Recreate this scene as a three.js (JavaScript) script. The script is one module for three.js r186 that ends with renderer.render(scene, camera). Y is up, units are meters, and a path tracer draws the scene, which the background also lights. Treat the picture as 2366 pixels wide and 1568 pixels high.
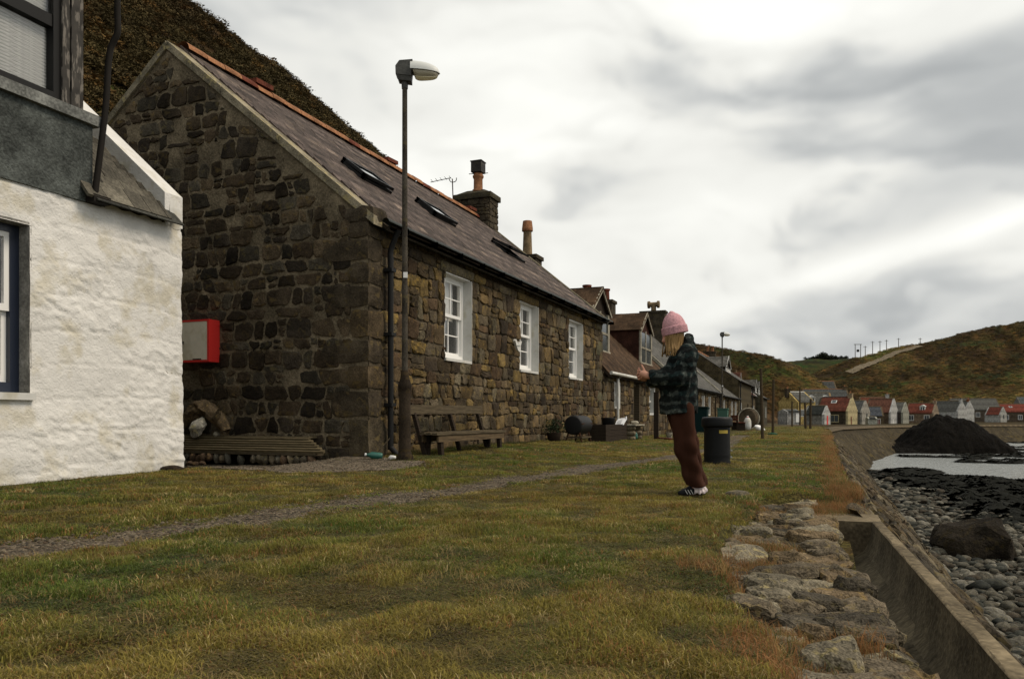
import * as THREE from 'three';
import { mergeGeometries } from 'three/addons/utils/BufferGeometryUtils.js';

// ---------------------------------------------------------------- camera, sky, sun, exposure
const scene = new THREE.Scene();
const PSI = Math.atan(717 / 1800);                       // the lens looks a little inland of the street's direction
const EYE = 0.74;
const camera = new THREE.PerspectiveCamera(2 * Math.atan(784 / 1800) * 180 / Math.PI, 2366 / 1568, 0.05, 4000);
camera.position.set(0, EYE, 0);
camera.rotation.set(0, PSI, 0);
camera.setViewOffset(2366, 1568, 0, -178, 2366, 1568);   // rising lens: verticals stay upright
const renderer = new THREE.WebGLRenderer({ antialias: true });
renderer.toneMapping = THREE.LinearToneMapping;
renderer.toneMappingExposure = 1.62;
renderer.shadowMap.enabled = true;
const sun = new THREE.DirectionalLight(0xffeed8, 1.45);  // overcast: a wide soft source over the sea
sun.position.set(46, 58, -12);
sun.shadow.radius = 45;
sun.castShadow = true;
sun.shadow.mapSize.set(2048, 2048);
Object.assign(sun.shadow.camera, { left: -60, right: 60, top: 60, bottom: -60, far: 300 });
scene.add(sun);

// ---------------------------------------------------------------- random numbers and noise
let seedState = 12345;
function seed(n) { seedState = (n * 2654435761) >>> 0; }
function rnd() { seedState = (seedState + 0x6D2B79F5) >>> 0; let t = seedState; t = Math.imul(t ^ (t >>> 15), t | 1); t ^= t + Math.imul(t ^ (t >>> 7), t | 61); return ((t ^ (t >>> 14)) >>> 0) / 4294967296; }
const rr = (a, b) => a + (b - a) * rnd();
const pick = a => a[Math.floor(rnd() * a.length)];
const lerp = (a, b, t) => a + (b - a) * t;
const clamp = (x, a = 0, b = 1) => Math.min(b, Math.max(a, x));
const sstep = (a, b, x) => { const t = clamp((x - a) / (b - a)); return t * t * (3 - 2 * t); };
function hash3(x, y, z) { let h = Math.imul(x, 374761393) ^ Math.imul(y, 668265263) ^ Math.imul(z, 2147483647 ^ 0x5bd1e995); h = Math.imul(h ^ (h >>> 13), 1274126177); return ((h ^ (h >>> 16)) >>> 0) / 4294967296; }
function noise(x, y, z = 0) {
  const xi = Math.floor(x), yi = Math.floor(y), zi = Math.floor(z);
  let u = x - xi, v = y - yi, w = z - zi;
  u = u * u * (3 - 2 * u); v = v * v * (3 - 2 * v); w = w * w * (3 - 2 * w);
  const L = (a, b, t) => a + (b - a) * t;
  const p = (dz) => L(L(hash3(xi, yi, zi + dz), hash3(xi + 1, yi, zi + dz), u), L(hash3(xi, yi + 1, zi + dz), hash3(xi + 1, yi + 1, zi + dz), u), v);
  return w === 0 ? p(0) : L(p(0), p(1), w);
}
function fbm(x, y, z = 0, o = 4) { let s = 0, a = .5, n = 0; for (let i = 0; i < o; i++) { s += a * noise(x, y, z); n += a; a *= .5; x = x * 2.03 + 17.3; y = y * 2.03 + 9.1; z = z === 0 ? 0 : z * 2.03 + 5.7; } return s / n; }
// tiling noise for textures: period p cells
function tnoise(x, y, p, s) { const xi = Math.floor(x), yi = Math.floor(y); let u = x - xi, v = y - yi; u = u * u * (3 - 2 * u); v = v * v * (3 - 2 * v); const m = k => ((k % p) + p) % p; return lerp(lerp(hash3(m(xi), m(yi), s), hash3(m(xi + 1), m(yi), s), u), lerp(hash3(m(xi), m(yi + 1), s), hash3(m(xi + 1), m(yi + 1), s), u), v); }
function tfbm(u, v, p, o, s, sy = 1) { let t = 0, a = .5, n = 0; for (let i = 0; i < o; i++) { t += a * tnoise(u * p, v * p * sy, Math.round(p), s + i * 7); n += a; a *= .55; p *= 2; } return t / n; }

// ---------------------------------------------------------------- the overcast sky
{
  const W = 1280, H = 640, data = new Float32Array(W * H * 4);
  const wa = Math.atan(-883 / 1800) - PSI;                           // the wind combs the cloud along this bearing
  const wx = Math.sin(wa), wz = -Math.cos(wa);
  // cloud masses: bearing, elevation, half sizes (deg), darkening, tilt
  const masses = [[9.5, 19, 9, 4.2, -.24, .25], [-1, 20.5, 7, 3, -.15, .2], [7, 14.5, 10, 2.2, -.1, .3], [2, 7.5, 16, 2.2, -.09, .1], [-12, 11, 12, 2.2, -.07, .2], [-16, 16.5, 10, 2.6, -.06, .2],
    [-10, 26, 15, 5, .36, .1], [-28, 27, 12, 4, .12, .1], [-33, 17, 13, 9, .16, .1], [-20, 8, 9, 4, .06, .1], [10.5, 12.3, 3, .8, .2, .3], [1, 16.3, 4, .9, .12, .3], [3, 10.6, 5, .8, .2, .25], [-18, 20.8, 7, 1.6, .14, .1], [12, 24, 5, 1.5, .12, .2], [0, 3, 60, 2.4, -.14, 0], [-3, 9, 5, .8, .12, .25]];
  for (let j = H / 2 - 4; j < H; j++) {
    const el = ((j + .5) / H - .5) * Math.PI, ce = Math.cos(el), y = Math.sin(el);
    for (let i = 0; i < W; i++) {
      const ph = ((i + .5) / W - .5) * 2 * Math.PI, x = Math.cos(ph) * ce, z = Math.sin(ph) * ce;
      const yy = Math.max(y, 0), s = yy + .10 * (x * .93 - z * .37) - .0, k0 = 1 / (.55 + 1.2 * yy);
      const X = x * k0, Z = z * k0;
      const w1 = fbm(X * 3 + 31, s * 7 + 7, Z * 3 + 50, 3) - .5, w2 = fbm(X * 6 + 11, s * 12 + 70, Z * 6 + 20, 3) - .5;
      const n1 = fbm(X * 2.6 + w1 * 1.1 + 50, s * 9.5 + w1 * 2.2 + w2 * .8 + 20, Z * 2.6 + w1 + 9, 6);
      const n2 = fbm(X * 7 + w2 * 1.6 + 80, s * 21 + w2 * 3 + w1 * 2 + 90, Z * 7 + w2 * 1.6 + 33, 5);
      const big = fbm(X * 1.3 + 5, s * 3.2 + 11, Z * 1.3 + 3, 3);
      const bil = 1 - Math.abs(2 * n2 - 1) * 1.9;
      let v = .45 + (n1 - .5) * .85 + (n2 - .5) * .46 + (bil - .55) * .08 + (big - .5) * .22;
      const az = Math.atan2(x, -z) * 180 / Math.PI, ed = el * 180 / Math.PI;
      for (const [ma, me, sa, se, amp, t] of masses) {
        let da = az - ma; if (da > 180) da -= 360; if (da < -180) da += 360;
        const wob = 2.4 * (n1 - .5), e = (ed - me - da * t + wob * se) / se, d = (da / sa) ** 2 + e * e;
        if (d < 9) v += amp * .9 * Math.exp(-d);
      }
      v = .27 + Math.log(1 + Math.exp((v - .30) * 11)) / 11; v = v > .54 ? .54 + (v - .54) * .5 : v; v = Math.min(v, .66);
      v *= 1 + .10 * x;                                          // a shade brighter over the open sea
      const g = clamp((.52 - v) * 3), k = (j * W + i) * 4;      // thin parts are warm white, thick parts blue grey
      data[k] = v * (1.0 - .075 * g); data[k + 1] = v * (.998 - .02 * g); data[k + 2] = v * (.945 + .07 * g); data[k + 3] = 1;
    }
  }
  for (let j = 0; j < H / 2 - 4; j++) for (let i = 0; i < W; i++) { const k = (j * W + i) * 4; data[k] = .34; data[k + 1] = .345; data[k + 2] = .34; data[k + 3] = 1; }
  const t = new THREE.DataTexture(data, W, H, THREE.RGBAFormat, THREE.FloatType);
  t.mapping = THREE.EquirectangularReflectionMapping; t.magFilter = t.minFilter = THREE.LinearFilter; t.needsUpdate = true;
  scene.background = t; scene.environment = t;
}

// ---------------------------------------------------------------- textures (grey grain, relief), uv in metres
function tex(n, metres, f, color) {
  const d = new Uint8Array(n * n * 4);
  for (let j = 0; j < n; j++) for (let i = 0; i < n; i++) { const v = f(i / n, j / n), k = (j * n + i) * 4; for (let c = 0; c < 3; c++) d[k + c] = clamp(Array.isArray(v) ? v[c] : v) * 255; d[k + 3] = 255; }
  const t = new THREE.DataTexture(d, n, n); t.wrapS = t.wrapT = THREE.RepeatWrapping; t.magFilter = THREE.LinearFilter; t.minFilter = THREE.LinearMipmapLinearFilter; t.generateMipmaps = true;
  t.repeat.set(1 / metres, 1 / metres); if (color) t.colorSpace = THREE.SRGBColorSpace; t.needsUpdate = true; return t;
}
const again = (t, metres, mv) => { const c = t.clone(); c.repeat.set(1 / metres, 1 / (mv || metres)); c.needsUpdate = true; return c; };
const grainC = tex(512, 1.3, (u, v) => { const a = tfbm(u, v, 6, 5, 1), b = tfbm(u, v, 64, 2, 40), c = tfbm(u, v, 3, 3, 77); return .55 + .5 * a * .9 + .34 * (b - .5) + .3 * (c - .5); }, true);
const rockC = tex(512, 1.1, (u, v) => { const a = tfbm(u, v, 5, 6, 3), b = tfbm(u, v, 90, 2, 21), l = tfbm(u, v, 14, 4, 99); const m = clamp((l - .6) * 7), q = .46 + .62 * a + .42 * (b - .5); return [q * (1 - m) + m * .95, q * (1 - m) + m * .93, q * (1 - m) + m * .8]; }, true);
const rockB = tex(512, 1.1, (u, v) => .6 * tfbm(u, v, 7, 6, 5) + .4 * tfbm(u, v, 40, 3, 15));
const fineB = tex(256, .5, (u, v) => tfbm(u, v, 24, 4, 9));
const woodC = tex(512, 1.2, (u, v) => .5 + .5 * tfbm(u, v, 3, 5, 13, 14) + .3 * (tfbm(u, v, 12, 3, 31, 10) - .5), true);
const peelC = tex(256, .9, (u, v) => { const m = clamp((tfbm(u, v, 40, 4, 8, .18) - .57) * 9); const q = .35 + .3 * tfbm(u, v, 9, 3, 4); return q * (1 - m) + m * 1; }, true);
const limeC = tex(512, 2.2, (u, v) => { const a = tfbm(u, v, 4, 5, 61), b = tfbm(u, v, 30, 4, 62), s = clamp((tfbm(u, v, 9, 5, 63) - .56) * 5); const q = .93 + .1 * (a - .5) + .07 * (b - .5); return [q - s * .07, q - s * .085, q - s * .13]; }, true);
const gravC = tex(512, .9, (u, v) => { const a = tfbm(u, v, 48, 2, 201), b = tfbm(u, v, 110, 1, 202), c = tfbm(u, v, 4, 3, 203); return .3 + .85 * a + .4 * (b - .5) + .25 * (c - .5); }, true);
const hillC = tex(512, 34, (u, v) => { const a = tfbm(u, v, 9, 6, 301), b = tfbm(u, v, 60, 3, 302), g = clamp((tfbm(u, v, 6, 5, 303) - .5) * 4); const q = .35 + .55 * a + .6 * (b - .5); return [q * lerp(1, .72, g), q * lerp(.86, .92, g), q * lerp(.7, .6, g)]; }, true);

function std(color, o = {}) { const r = o.roughness ?? .9; return new THREE.MeshPhysicalMaterial({ color: Array.isArray(color) ? new THREE.Color().setRGB(...color) : color, roughness: .9, specularIntensity: r >= .75 ? .22 : r >= .6 ? .5 : 1, ...o }); }
const VC = { vertexColors: true };
const M = {
  rubble: std([1, 1, 1], { ...VC, map: rockC, bumpMap: rockB, bumpScale: .02, roughness: .93 }),
  mortar: std([.27, .22, .145], { map: grainC, bumpMap: rockB, bumpScale: .03, roughness: .97 }),
  mortarDark: std([.065, .051, .034], { map: grainC, bumpMap: rockB, bumpScale: .02, roughness: .97 }),
  slate: std([1, 1, 1], { ...VC, map: grainC, bumpMap: fineB, bumpScale: .004, roughness: .8 }),
  tileC: std([1, 1, 1], { ...VC, map: grainC, bumpMap: fineB, bumpScale: .004, roughness: .97 }),
  pantile: std([.13, .075, .04], { map: grainC, roughness: .85 }),
  redTile: std([.21, .055, .035], { map: grainC, roughness: .85 }),
  lime: std([.80, .79, .755], { map: limeC, bumpMap: again(fineB, .5), bumpScale: .006, roughness: .88 }),
  limeDirty: std([.5, .47, .4], { map: rockC, bumpMap: rockB, bumpScale: .01, roughness: .9 }),
  reveal: std([.36, .35, .32], { map: grainC, roughness: .9 }),
  render: std([.125, .14, .132], { map: grainC, bumpMap: fineB, bumpScale: .01, roughness: .95 }),
  renderPale: std([.27, .28, .265], { map: grainC, bumpMap: fineB, bumpScale: .004, roughness: .9 }),
  white: std([.8, .8, .78], { roughness: .45 }),
  whiteOld: std([.66, .66, .63], { map: limeC, roughness: .6 }),
  navy: std([.012, .018, .035], { roughness: .35 }),
  black: std([.010, .010, .010], { roughness: .55, specularIntensity: .4 }),
  blackPeel: std([.16, .145, .125], { map: peelC, roughness: .7 }),
  iron: std([.05, .037, .025], { map: rockC, bumpMap: rockB, bumpScale: .004, roughness: .88 }),
  rust: std([.09, .045, .025], { map: rockC, roughness: .9 }),
  terracotta: std([.42, .2, .1], { map: grainC, roughness: .85 }),
  terraDark: std([.2, .06, .035], { map: grainC, roughness: .85 }),
  buff: std([.33, .24, .14], { map: grainC, roughness: .9 }),
  wood: std([.2, .145, .085], { map: woodC, roughness: .85 }),
  woodGrey: std([.17, .135, .085], { map: woodC, bumpMap: woodC, bumpScale: .004, roughness: .9 }),
  woodDark: std([.055, .04, .028], { map: woodC, roughness: .9 }),
  postWood: std([.12, .09, .055], { map: woodC, bumpMap: woodC, bumpScale: .006, roughness: .95 }),
  redPaint: std([.62, .03, .025], { roughness: .45 }),
  cream: std([.5, .46, .36], { map: grainC, roughness: .75 }),
  concrete: std([.2, .165, .105], { map: grainC, bumpMap: fineB, bumpScale: .006, roughness: .95 }),
  lead: std([.22, .22, .21], { map: grainC, roughness: .6 }),
  alu: std([.55, .57, .55], { map: grainC, roughness: .5 }),
  glass: new THREE.MeshPhysicalMaterial({ color: 0x1a2024, roughness: .04, metalness: 0, specularIntensity: 1, ior: 1.6 }),
  glassFar: std([.05, .06, .065], { roughness: .12 }),
  pane: new THREE.MeshPhysicalMaterial({ color: 0xffffff, roughness: .03, transmission: 1, thickness: 0, ior: 1.5 }),
  room: std([.03, .028, .025], { roughness: .9 }),
  blind: std([.5, .5, .47], { map: again(woodC, .7), roughness: .95 }),
  curtain: std([.62, .6, .54], { roughness: .95, side: THREE.DoubleSide }),
  grav: std([.2, .162, .115], { map: gravC, bumpMap: gravC, bumpScale: .015, roughness: .97 }),
  soil: std([1, 1, 1], { ...VC, map: gravC, bumpMap: rockB, bumpScale: .03, roughness: 1 }),
};

// ---------------------------------------------------------------- geometry helpers
const used = new Map();
function numbered(n) { const k = used.get(n) || 0; used.set(n, k + 1); return k ? `${n}_${String(k).padStart(3, '0')}` : n; }
function tag(o, label, category, group, kind) { if (label) o.userData.label = label; if (category) o.userData.category = category; if (group) o.userData.group = group; if (kind) o.userData.kind = kind; return o; }
function thing(name, label, category, [x, y, z] = [0, 0, 0], turn = 0, group) { const o = new THREE.Group(); o.name = numbered(name); o.position.set(x, y, z); o.rotation.y = turn; scene.add(o); return tag(o, label, category, group); }
// flat uv in metres from the dominant axis of each face
function boxUV(g) {
  if (g.index) g = g.toNonIndexed();
  const p = g.attributes.position, n = p.count, uv = new Float32Array(n * 2);
  const a = new THREE.Vector3(), b = new THREE.Vector3(), c = new THREE.Vector3(), e = new THREE.Vector3();
  for (let i = 0; i < n; i += 3) {
    a.fromBufferAttribute(p, i); b.fromBufferAttribute(p, i + 1); c.fromBufferAttribute(p, i + 2);
    e.copy(b).sub(a).cross(c.clone().sub(a)); const x = Math.abs(e.x), y = Math.abs(e.y), z = Math.abs(e.z);
    [a, b, c].forEach((v, k) => { const [s, t] = x >= y && x >= z ? [v.z, v.y] : y >= z ? [v.x, v.z] : [v.x, v.y]; uv[(i + k) * 2] = s + .137 * x; uv[(i + k) * 2 + 1] = t; });
  }
  g.setAttribute('uv', new THREE.BufferAttribute(uv, 2)); return g;
}
function clean(g, col) {
  g = boxUV(g);
  for (const k of Object.keys(g.attributes)) if (!['position', 'normal', 'uv', 'color'].includes(k)) g.deleteAttribute(k);
  if (!g.attributes.normal) g.computeVertexNormals();
  if (col) { const n = g.attributes.position.count, c = new Float32Array(n * 3); for (let i = 0; i < n; i++) c.set(col, i * 3); g.setAttribute('color', new THREE.BufferAttribute(c, 3)); }
  return g;
}
function merge(list) { list = list.map(g => clean(g)); const anyC = list.some(g => g.attributes.color); if (!anyC || list.every(g => g.attributes.color)) return list.length > 1 ? mergeGeometries(list) : list[0]; return mergeGeometries(list.map(g => g.attributes.color ? g : clean(g, [1, 1, 1]))); }
function obj(name, geos, mat, parent = scene) {
  const g = merge(Array.isArray(geos) ? geos : [geos]);
  const m = new THREE.Mesh(g, mat); m.castShadow = m.receiveShadow = true; m.name = parent === scene ? numbered(name) : name; parent.add(m); return m;
}
function struct(name, geos, mat) { return tag(obj(name, geos, mat), null, null, null, 'structure'); }
const V = (x, y, z) => new THREE.Vector3(x, y, z);
function box(x0, x1, y0, y1, z0, z1) { const g = new THREE.BoxGeometry(x1 - x0, y1 - y0, z1 - z0); g.translate((x0 + x1) / 2, (y0 + y1) / 2, (z0 + z1) / 2); return g; }
function cyl(r0, r1, h, x, y, z, n = 14) { const g = new THREE.CylinderGeometry(r1, r0, h, n); g.translate(x, y + h / 2, z); return g; }
function rod(a, b, r, r2 = r, n = 7) { const d = b.clone().sub(a), g = new THREE.CylinderGeometry(r2, r, d.length(), n); g.translate(0, d.length() / 2, 0); g.applyQuaternion(new THREE.Quaternion().setFromUnitVectors(V(0, 1, 0), d.normalize())); g.translate(a.x, a.y, a.z); return g; }
function bar(a, b, w, h, up = V(0, 1, 0)) { const d = b.clone().sub(a), L = d.length(), g = new THREE.BoxGeometry(w, h, L), z = d.normalize(), x = up.clone().cross(z).normalize(), y = z.clone().cross(x); g.applyMatrix4(new THREE.Matrix4().makeBasis(x, y, z)); const m = a.clone().add(b).multiplyScalar(.5); g.translate(m.x, m.y, m.z); return g; }
function tube(pts, r, n = 8, seg = 24) { return new THREE.TubeGeometry(new THREE.CatmullRomCurve3(pts), seg, r, n); }
function lathe(pts, n = 20) { return new THREE.LatheGeometry(pts.map(p => new THREE.Vector2(p[0], p[1])), n); }
function fromTris(pos) { const g = new THREE.BufferGeometry(); g.setAttribute('position', new THREE.BufferAttribute(new Float32Array(pos), 3)); g.computeVertexNormals(); return g; }
function prism(pts, dir) { // closed planar polygon (Vector3s, convex) pushed along dir
  const n = pts.length, o = [], q = pts.map(p => p.clone().add(dir)), t = (a, b, c) => o.push(a.x, a.y, a.z, b.x, b.y, b.z, c.x, c.y, c.z);
  for (let i = 1; i < n - 1; i++) { t(pts[0], pts[i + 1], pts[i]); t(q[0], q[i], q[i + 1]); }
  for (let i = 0; i < n; i++) { const j = (i + 1) % n; t(pts[i], pts[j], q[j]); t(pts[i], q[j], q[i]); }
  return fromTris(o);
}
function grid(nu, nv, f, smooth = true, colf) { // f(u,v)->[x,y,z]
  const p = [], idx = [], col = [];
  for (let j = 0; j <= nv; j++) for (let i = 0; i <= nu; i++) { const q = f(i / nu, j / nv, i, j); p.push(...q); if (colf) col.push(...colf(...q)); }
  for (let j = 0; j < nv; j++) for (let i = 0; i < nu; i++) { const a = j * (nu + 1) + i, b = a + 1, c = a + nu + 1, d = c + 1; idx.push(a, b, d, a, d, c); }
  const g = new THREE.BufferGeometry(); g.setAttribute('position', new THREE.BufferAttribute(new Float32Array(p), 3)); g.setIndex(idx); if (colf) g.setAttribute('color', new THREE.BufferAttribute(new Float32Array(col), 3));
  g.computeVertexNormals(); return g;
}
// a weathered rock: a ball cut by random planes and roughened
function rock(sx, sy, sz, s, detail = 2, cuts = 7, rough = .12, flat = true) {
  seed(s); const g0 = new THREE.IcosahedronGeometry(1, detail), p = g0.attributes.position, v = V(0, 0, 0), pl = [];
  for (let i = 0; i < cuts; i++) { const d = V(rr(-1, 1), rr(-1, 1), rr(-1, 1)).normalize(); pl.push([d, rr(.55, .85)]); }
  const ox = rr(0, 90);
  for (let i = 0; i < p.count; i++) {
    v.fromBufferAttribute(p, i); for (const [d, k] of pl) { const t = v.dot(d); if (t > k) v.addScaledVector(d, (k - t) * .92); }
    const n = fbm(v.x * 2.2 + ox, v.y * 2.2 + 3, v.z * 2.2 + 40, 3) - .5; v.multiplyScalar(1 + n * rough * 2.2); p.setXYZ(i, v.x * sx, v.y * sy, v.z * sz);
  }
  g0.computeVertexNormals();
  if (!flat) { const q = g0.attributes.position, nn = g0.attributes.normal; for (let i = 0; i < q.count; i++) { v.set(q.getX(i) / sx / sx, q.getY(i) / sy / sy, q.getZ(i) / sz / sz).normalize(); nn.setXYZ(i, nn.getX(i) * .5 + v.x * .5, nn.getY(i) * .5 + v.y * .5, nn.getZ(i) * .5 + v.z * .5); } }
  return g0;
}
const place = (g, x, y, z, ry = 0, rx = 0, rz = 0) => { const m = new THREE.Matrix4().makeRotationFromEuler(new THREE.Euler(rx, ry, rz, 'YXZ')); g.applyMatrix4(m); g.translate(x, y, z); return g; };

// ---------------------------------------------------------------- rubble masonry
// frame: {o, u, v, n}; a stone is an outline in (u,v) with a bulging, hewn face
function hewn(frame, poly, depth, col, s) {
  seed(s); const c = poly.reduce((a, p) => [a[0] + p[0] / poly.length, a[1] + p[1] / poly.length], [0, 0]), n = poly.length, rings = [], tilt = [rr(-.25, .25), rr(-.25, .25)];
  const W = Math.max(...poly.map(p => Math.abs(p[0] - c[0]))), Hh = Math.max(...poly.map(p => Math.abs(p[1] - c[1])));
  for (const [k, d] of [[1, -.03], [.985, depth * .55], [.86, depth * .95], [.45, depth * 1.05]]) rings.push(poly.map(p => { const jx = k < 1 ? rr(-.012, .012) : 0, du = (p[0] - c[0]) * k + jx, dv = (p[1] - c[1]) * k + (k < 1 ? rr(-.012, .012) : 0); return [c[0] + du, c[1] + dv, d + (d > 0 ? depth * (tilt[0] * du / W + tilt[1] * dv / Hh) + rr(-.12, .12) * depth : 0)]; }));
  const P = ([a, b, d]) => [frame.o.x + frame.u.x * a + frame.v.x * b + frame.n.x * d, frame.o.y + frame.u.y * a + frame.v.y * b + frame.n.y * d, frame.o.z + frame.u.z * a + frame.v.z * b + frame.n.z * d];
  const o = [], T = (a, b, c2) => o.push(...P(a), ...P(b), ...P(c2));
  for (let r = 0; r < 3; r++) for (let i = 0; i < n; i++) { const j = (i + 1) % n; T(rings[r][i], rings[r][j], rings[r + 1][j]); T(rings[r][i], rings[r + 1][j], rings[r + 1][i]); }
  const m = [c[0], c[1], depth * 1.08]; for (let i = 0; i < n; i++) T(rings[3][i], rings[3][(i + 1) % n], m);
  return clean(fromTris(o), col);
}
// rounded, uneven outline of the quad a,b,c,d shrunk by gap
function outline(q, gap, rough) {
  const c = [0, 1].map(k => (q[0][k] + q[1][k] + q[2][k] + q[3][k]) / 4), out = [];
  for (let i = 0; i < 4; i++) {
    const a = q[i], b = q[(i + 1) % 4], L = Math.hypot(b[0] - a[0], b[1] - a[1]), n = L > .3 ? 3 : 2, cut = Math.min(.045, L * .16) * rr(.6, 1.5);
    for (let k = 0; k <= n; k++) { const t = lerp(cut / L, 1 - cut / L, k / n); let x = lerp(a[0], b[0], t), y = lerp(a[1], b[1], t); const dx = x - c[0], dy = y - c[1], W = Math.abs(q[1][0] - q[0][0]) / 2 + .001, H = Math.abs(q[2][1] - q[1][1]) / 2 + .001; x -= gap * clamp(dx / W, -1, 1); y -= gap * clamp(dy / H, -1, 1); out.push([x + rr(-rough, rough), y + rr(-rough, rough)]); }
  }
  return out;
}
// fills [u0,u1]x[v0,v1] with uneven courses; returns quads
function courses(u0, u1, v0, v1, hAvg, wAvg, s, split = .35) {
  seed(s); const nb = Math.max(1, Math.round((v1 - v0) / hAvg)), bs = [v0]; for (let i = 1; i < nb; i++) bs.push(v0 + (v1 - v0) * (i + rr(-.22, .22)) / nb); bs.push(v1);
  const off = rr(0, 99), wav = (u, v, e) => e ? 0 : (fbm(u * 1.1 + off, v * 7.7, 0, 2) - .5) * hAvg * .55, quads = [];
  for (let b = 0; b < nb; b++) {
    let u = u0; const lo = x => bs[b] + wav(x, b, b === 0), hi = x => bs[b + 1] + wav(x, b + 1, b === nb - 1); let sl = 0;
    while (u < u1 - .02) {
      let w = wAvg * rr(.45, 1.6); if (u + w > u1 - wAvg * .4) w = u1 - u; const e = u + w, sr = e >= u1 - .001 ? 0 : rr(-.05, .05);
      const A = [u - sl, lo(u)], B = [e - sr, lo(e)], C = [e + sr, hi(e)], D = [u + sl, hi(u)];
      const r = rnd();
      if (r < split && C[1] - B[1] > .2) { const t = rr(.35, .65), m1 = [lerp(A[0], D[0], t), lerp(A[1], D[1], t)], m2 = [lerp(B[0], C[0], t + rr(-.1, .1)), lerp(B[1], C[1], t)]; quads.push([A, B, m2, m1], [m1, m2, C, D]); }
      else if (r < split + .13 && w > .2) { const t = rr(.55, .8), p = [lerp(A[0], B[0], t), lerp(A[1], B[1], t)], q = [lerp(D[0], C[0], t), lerp(D[1], C[1], t)], k = rr(.3, .6), m1 = [lerp(p[0], q[0], k), lerp(p[1], q[1], k)], m2 = [lerp(B[0], C[0], k), lerp(B[1], C[1], k)]; quads.push([A, p, q, D], [p, B, m2, m1], [m1, m2, C, q]); }
      else quads.push([A, B, C, D]);
      u = e; sl = sr;
    }
  }
  return quads;
}

// ================================================================ the setting
const pw = (tab, x) => { if (x <= tab[0][0]) return tab[0][1]; for (let i = 1; i < tab.length; i++) if (x <= tab[i][0]) return lerp(tab[i - 1][1], tab[i][1], (x - tab[i - 1][0]) / (tab[i][0] - tab[i - 1][0])); return tab[tab.length - 1][1]; };
const slabEdge = z => pw([[-8.3, -.35], [-7.9, -.52], [-5.8, -.64], [-4.5, -.57], [-3.6, -.42], [-2.8, -.17], [-1.5, .0], [4, .15]], z);   // where turf gives way to rock
const slabRight = z => pw([[-7.4, -.04], [-6, .04], [-5, .1], [-3.5, .2], [-2.6, .3], [4, .38]], z);
const gutterL = z => pw([[-7.1, .02], [-5.1, .2], [-3.8, .37], [-2.5, .48], [-1, .56], [4, .7]], z);
const lipX = z => pw([[-7.1, .38], [-2.98, .58], [4, .86]], z);
const wallTop = z => pw([[-400, .22], [-7.5, .22], [-7.1, .45], [-2.98, .65], [4, .94]], z);
const pathX = z => pw([[-60, -3.4], [-30, -2.9], [-20, -2.35], [-14.5, -2.6], [-10, -3.27], [-5, -3.8], [-2.9, -4.15], [2, -4.9], [8, -5.8]], z);
const wallBase = z => pw([[-60, -.1], [-30, -.04], [-20, .09], [-14, .17], [-12, .14], [-10, .12], [-8.6, .07], [-5, .045], [8, .04]], z);
function gy(x, z) {
  let y = wallBase(z) * (1 - sstep(-6.2, -3.4, x));
  y += (fbm(x * .8 + 40, z * .8 + 80, 0, 3) - .5) * .07 * (1 - .7 * sstep(-6, -6.6, x)) + (fbm(x * 3.1 + 9, z * 3.1 + 70, 0, 3) - .5) * .045;
  if (z < -8.2) y -= .13 * sstep(-6.7, -7.5, x);
  const d = (x - pathX(z)) / .46; y -= .03 * Math.exp(-d * d);
  if (z < -6.9) y -= .06 * sstep(-.35, .2, x);
  if (z > -8.4) { const b = slabEdge(z); y -= .26 * sstep(b - .1, b + .16, x) * sstep(-8.4, -7.7, z); }
  return y;
}
// ground sheet of turf and earth, from behind the lens to past the first houses
{
  const xs = [], zs = []; for (let x = -15; x < -7; x += .4) xs.push(x); for (let x = -7; x < -1; x += .15) xs.push(x); for (let x = -1; x <= .2201; x += .0525) xs.push(x);
  for (let z = 6; z > -1; z -= .5) zs.push(z); for (let z = -1; z > -15; z -= .12) zs.push(z); for (let z = -15; z >= -56; z -= .5) zs.push(z);
  const g = grid(xs.length - 1, zs.length - 1, (u, v, i, j) => { const x = xs[i], z = zs[j]; return [x, gy(x, z), z]; }, true, (x, y, z) => {
    const n = fbm(x * .9 + 3, z * .9 + 5, 0, 4), m = fbm(x * 3.3 + 3, z * 3.3 + 5, 0, 3), e = clamp(n * 1.6 - .3), r = sstep(-.75, .1, x) * sstep(.35, .6, m);
    let c = [lerp(.085, .14, e), lerp(.08, .11, e), lerp(.022, .03, e)]; c = [lerp(c[0], .085, r * .7), lerp(c[1], .042, r * .7), lerp(c[2], .014, r * .7)];
    if (x < -7.6) c = [.06, .052, .038]; return c;
  });
  struct('ground', g, M.soil);
}
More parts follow.
